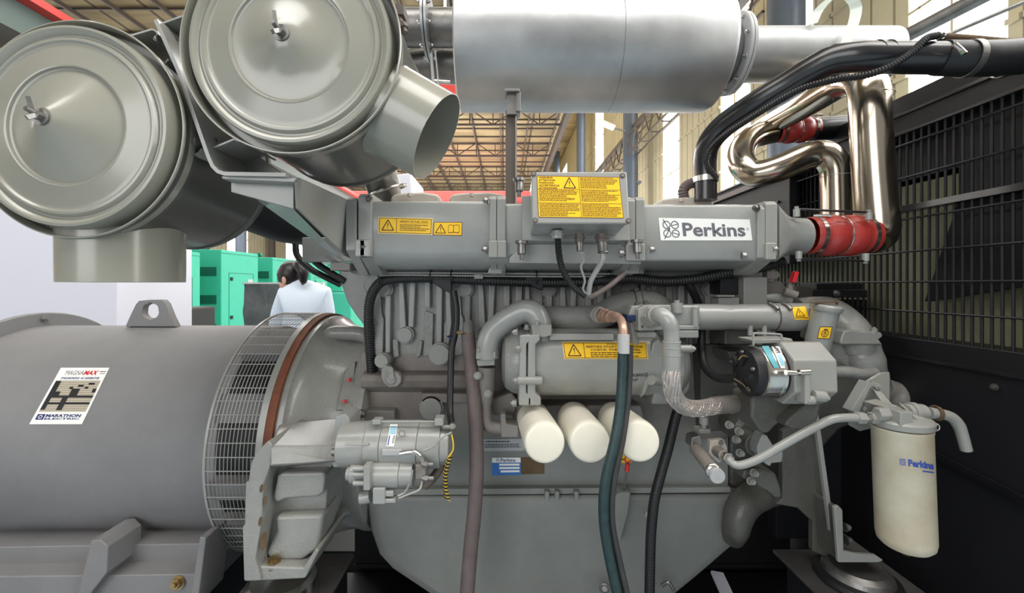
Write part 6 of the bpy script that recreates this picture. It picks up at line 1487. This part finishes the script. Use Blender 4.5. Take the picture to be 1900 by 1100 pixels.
MB().bar((XR - .02, .6, EYE - .66), (XR - .02, 1.7, EYE - .52), .012, .02).build('stay_bar', M['black_paint'], ra)
for z, d_ in ((-.235, 1.66), (-.30, 1.2)): MB().bolt((XR - .012, d_, EYE + z), (-1, 0, 0), .008, .008).build('bolt', M['dull_steel'], ra)
settle(ra)
pc = thing('louvred_panel', 'black louvred side panel behind the chrome pipes, left part of the radiator', 'panel')
MB().box(1.36, 1.40, 1.95, 2.75, EYE + .10, EYE + .52).build('panel', M['frame_black'], pc, bevel=.004)
for k_ in range(8): MB().box(1.35, 1.362, 2.02, 2.34, EYE + .18 + k_ * .032, EYE + .19 + k_ * .032).build('louvre', M['black_paint'], pc, bevel=.001)
MB().box(1.34, 1.42, 1.9, 2.8, EYE + .52, EYE + .55).build('top_rail', M['black_paint'], pc, bevel=.002)
MB().box(1.38, 1.44, 2.68, 2.75, .12, EYE + .10).build('post', M['frame_black'], pc); settle(pc)
bg_ = thing('belt_guard', 'black boxed belt guard behind the thermostat elbow', 'guard')
MB().pbox(1500, 1610, 538, 552, 1.62, .2).build('top_bar', M['black_paint'], bg_, bevel=.003)
MB().pbox(1440, 1625, 556, 1000, 1.75, .06).build('side_panel', M['frame_black'], bg_, bevel=.004)
MB().pbox(1515, 1600, 526, 537, 1.7, .1).build('bracket', M['frame_black'], bg_, bevel=.002)
for x in (1498, 1552): MB().bolt(P(x, 544, 1.615), (0, -1, 0), .010, .008).build('bolt', M['dull_steel'], bg_)
MB().bar(P(1470, 540, 1.55), P(1500, 545, 1.6), .03, .04).build('tie_plate', M['dull_steel'], bg_); settle(bg_)
rv = thing('red_lever_valve', 'small valve with a red lever right of the manifold end', 'valve')
MB().bar(P(1476, 504, 1.3), P(1470, 524, 1.3), .012, .02).build('lever_grip', M['red_plastic'], rv, bevel=.002)
MB().bar(P(1473, 505, 1.31), P(1463, 530, 1.31), .012, .006).build('lever', M['bright_steel'], rv)
m = MB().cyl(P(1455, 540, 1.31), P(1478, 548, 1.30), .013, seg=16).cyl(P(1466, 528, 1.31), P(1466, 545, 1.31), .009, seg=14); m.build('valve_body', M['dusty_paint'], rv)
m = MB().prism([(1424, 502), (1444, 502), (1450, 510), (1444, 518), (1424, 518)], 1.34, .03).prism([(1424, 520), (1450, 522), (1464, 538), (1458, 548), (1424, 545)], 1.38, .05); m.build('bracket', M['dusty_paint'], rv, bevel=.004, each=True); settle(rv)
# ================================================================ SKID
sk = thing('skid_base', 'black steel base frame and tank under the generator set', 'base frame')
for a_, b_ in ((1.05, 1.30), (2.12, 2.32)): MB().box(-2.9, 2.0, a_, b_, 0, .12).build('rail', M['frame_black'], sk, bevel=.004)
for x in (-2.4, -1.3, .5, 1.7): MB().box(x, x + .14, 1.28, 2.14, 0, .11).build('cross_member', M['frame_black'], sk, bevel=.004)
MB().box(-.78, 1.42, 1.32, 1.98, .02, .11).build('drip_tray', M['frame_black'], sk, bevel=.004)
for x in (-2.35, -1.25): MB().box(x, x + .25, 1.3, 1.9, .12, P(0, 1125, 1.30).z).build('alternator_pedestal', M['frame_black'], sk, bevel=.004)
settle(sk)
rs = thing('rear_skirt', 'black steel skirt plate standing behind the oil sump', 'plate')
MB().box(-.73, 1.40, 2.0, 2.06, .12, .72).build('skirt_plate', M['frame_black'], rs, bevel=.004)
MB().box(-.73, 1.40, 1.99, 2.09, .12, .14).build('base_lip', M['frame_black'], rs, bevel=.002); settle(rs)
bo = thing('floor_brace', 'pale grey slanted steel strip low between sump and front mount', 'strip')
MB().bar(P(1330, 1062, 1.7), P(1352, 1110, 1.6), .05, .012, (0, 1, 0)).build('strip', M['white_panel'], bo); settle(bo)
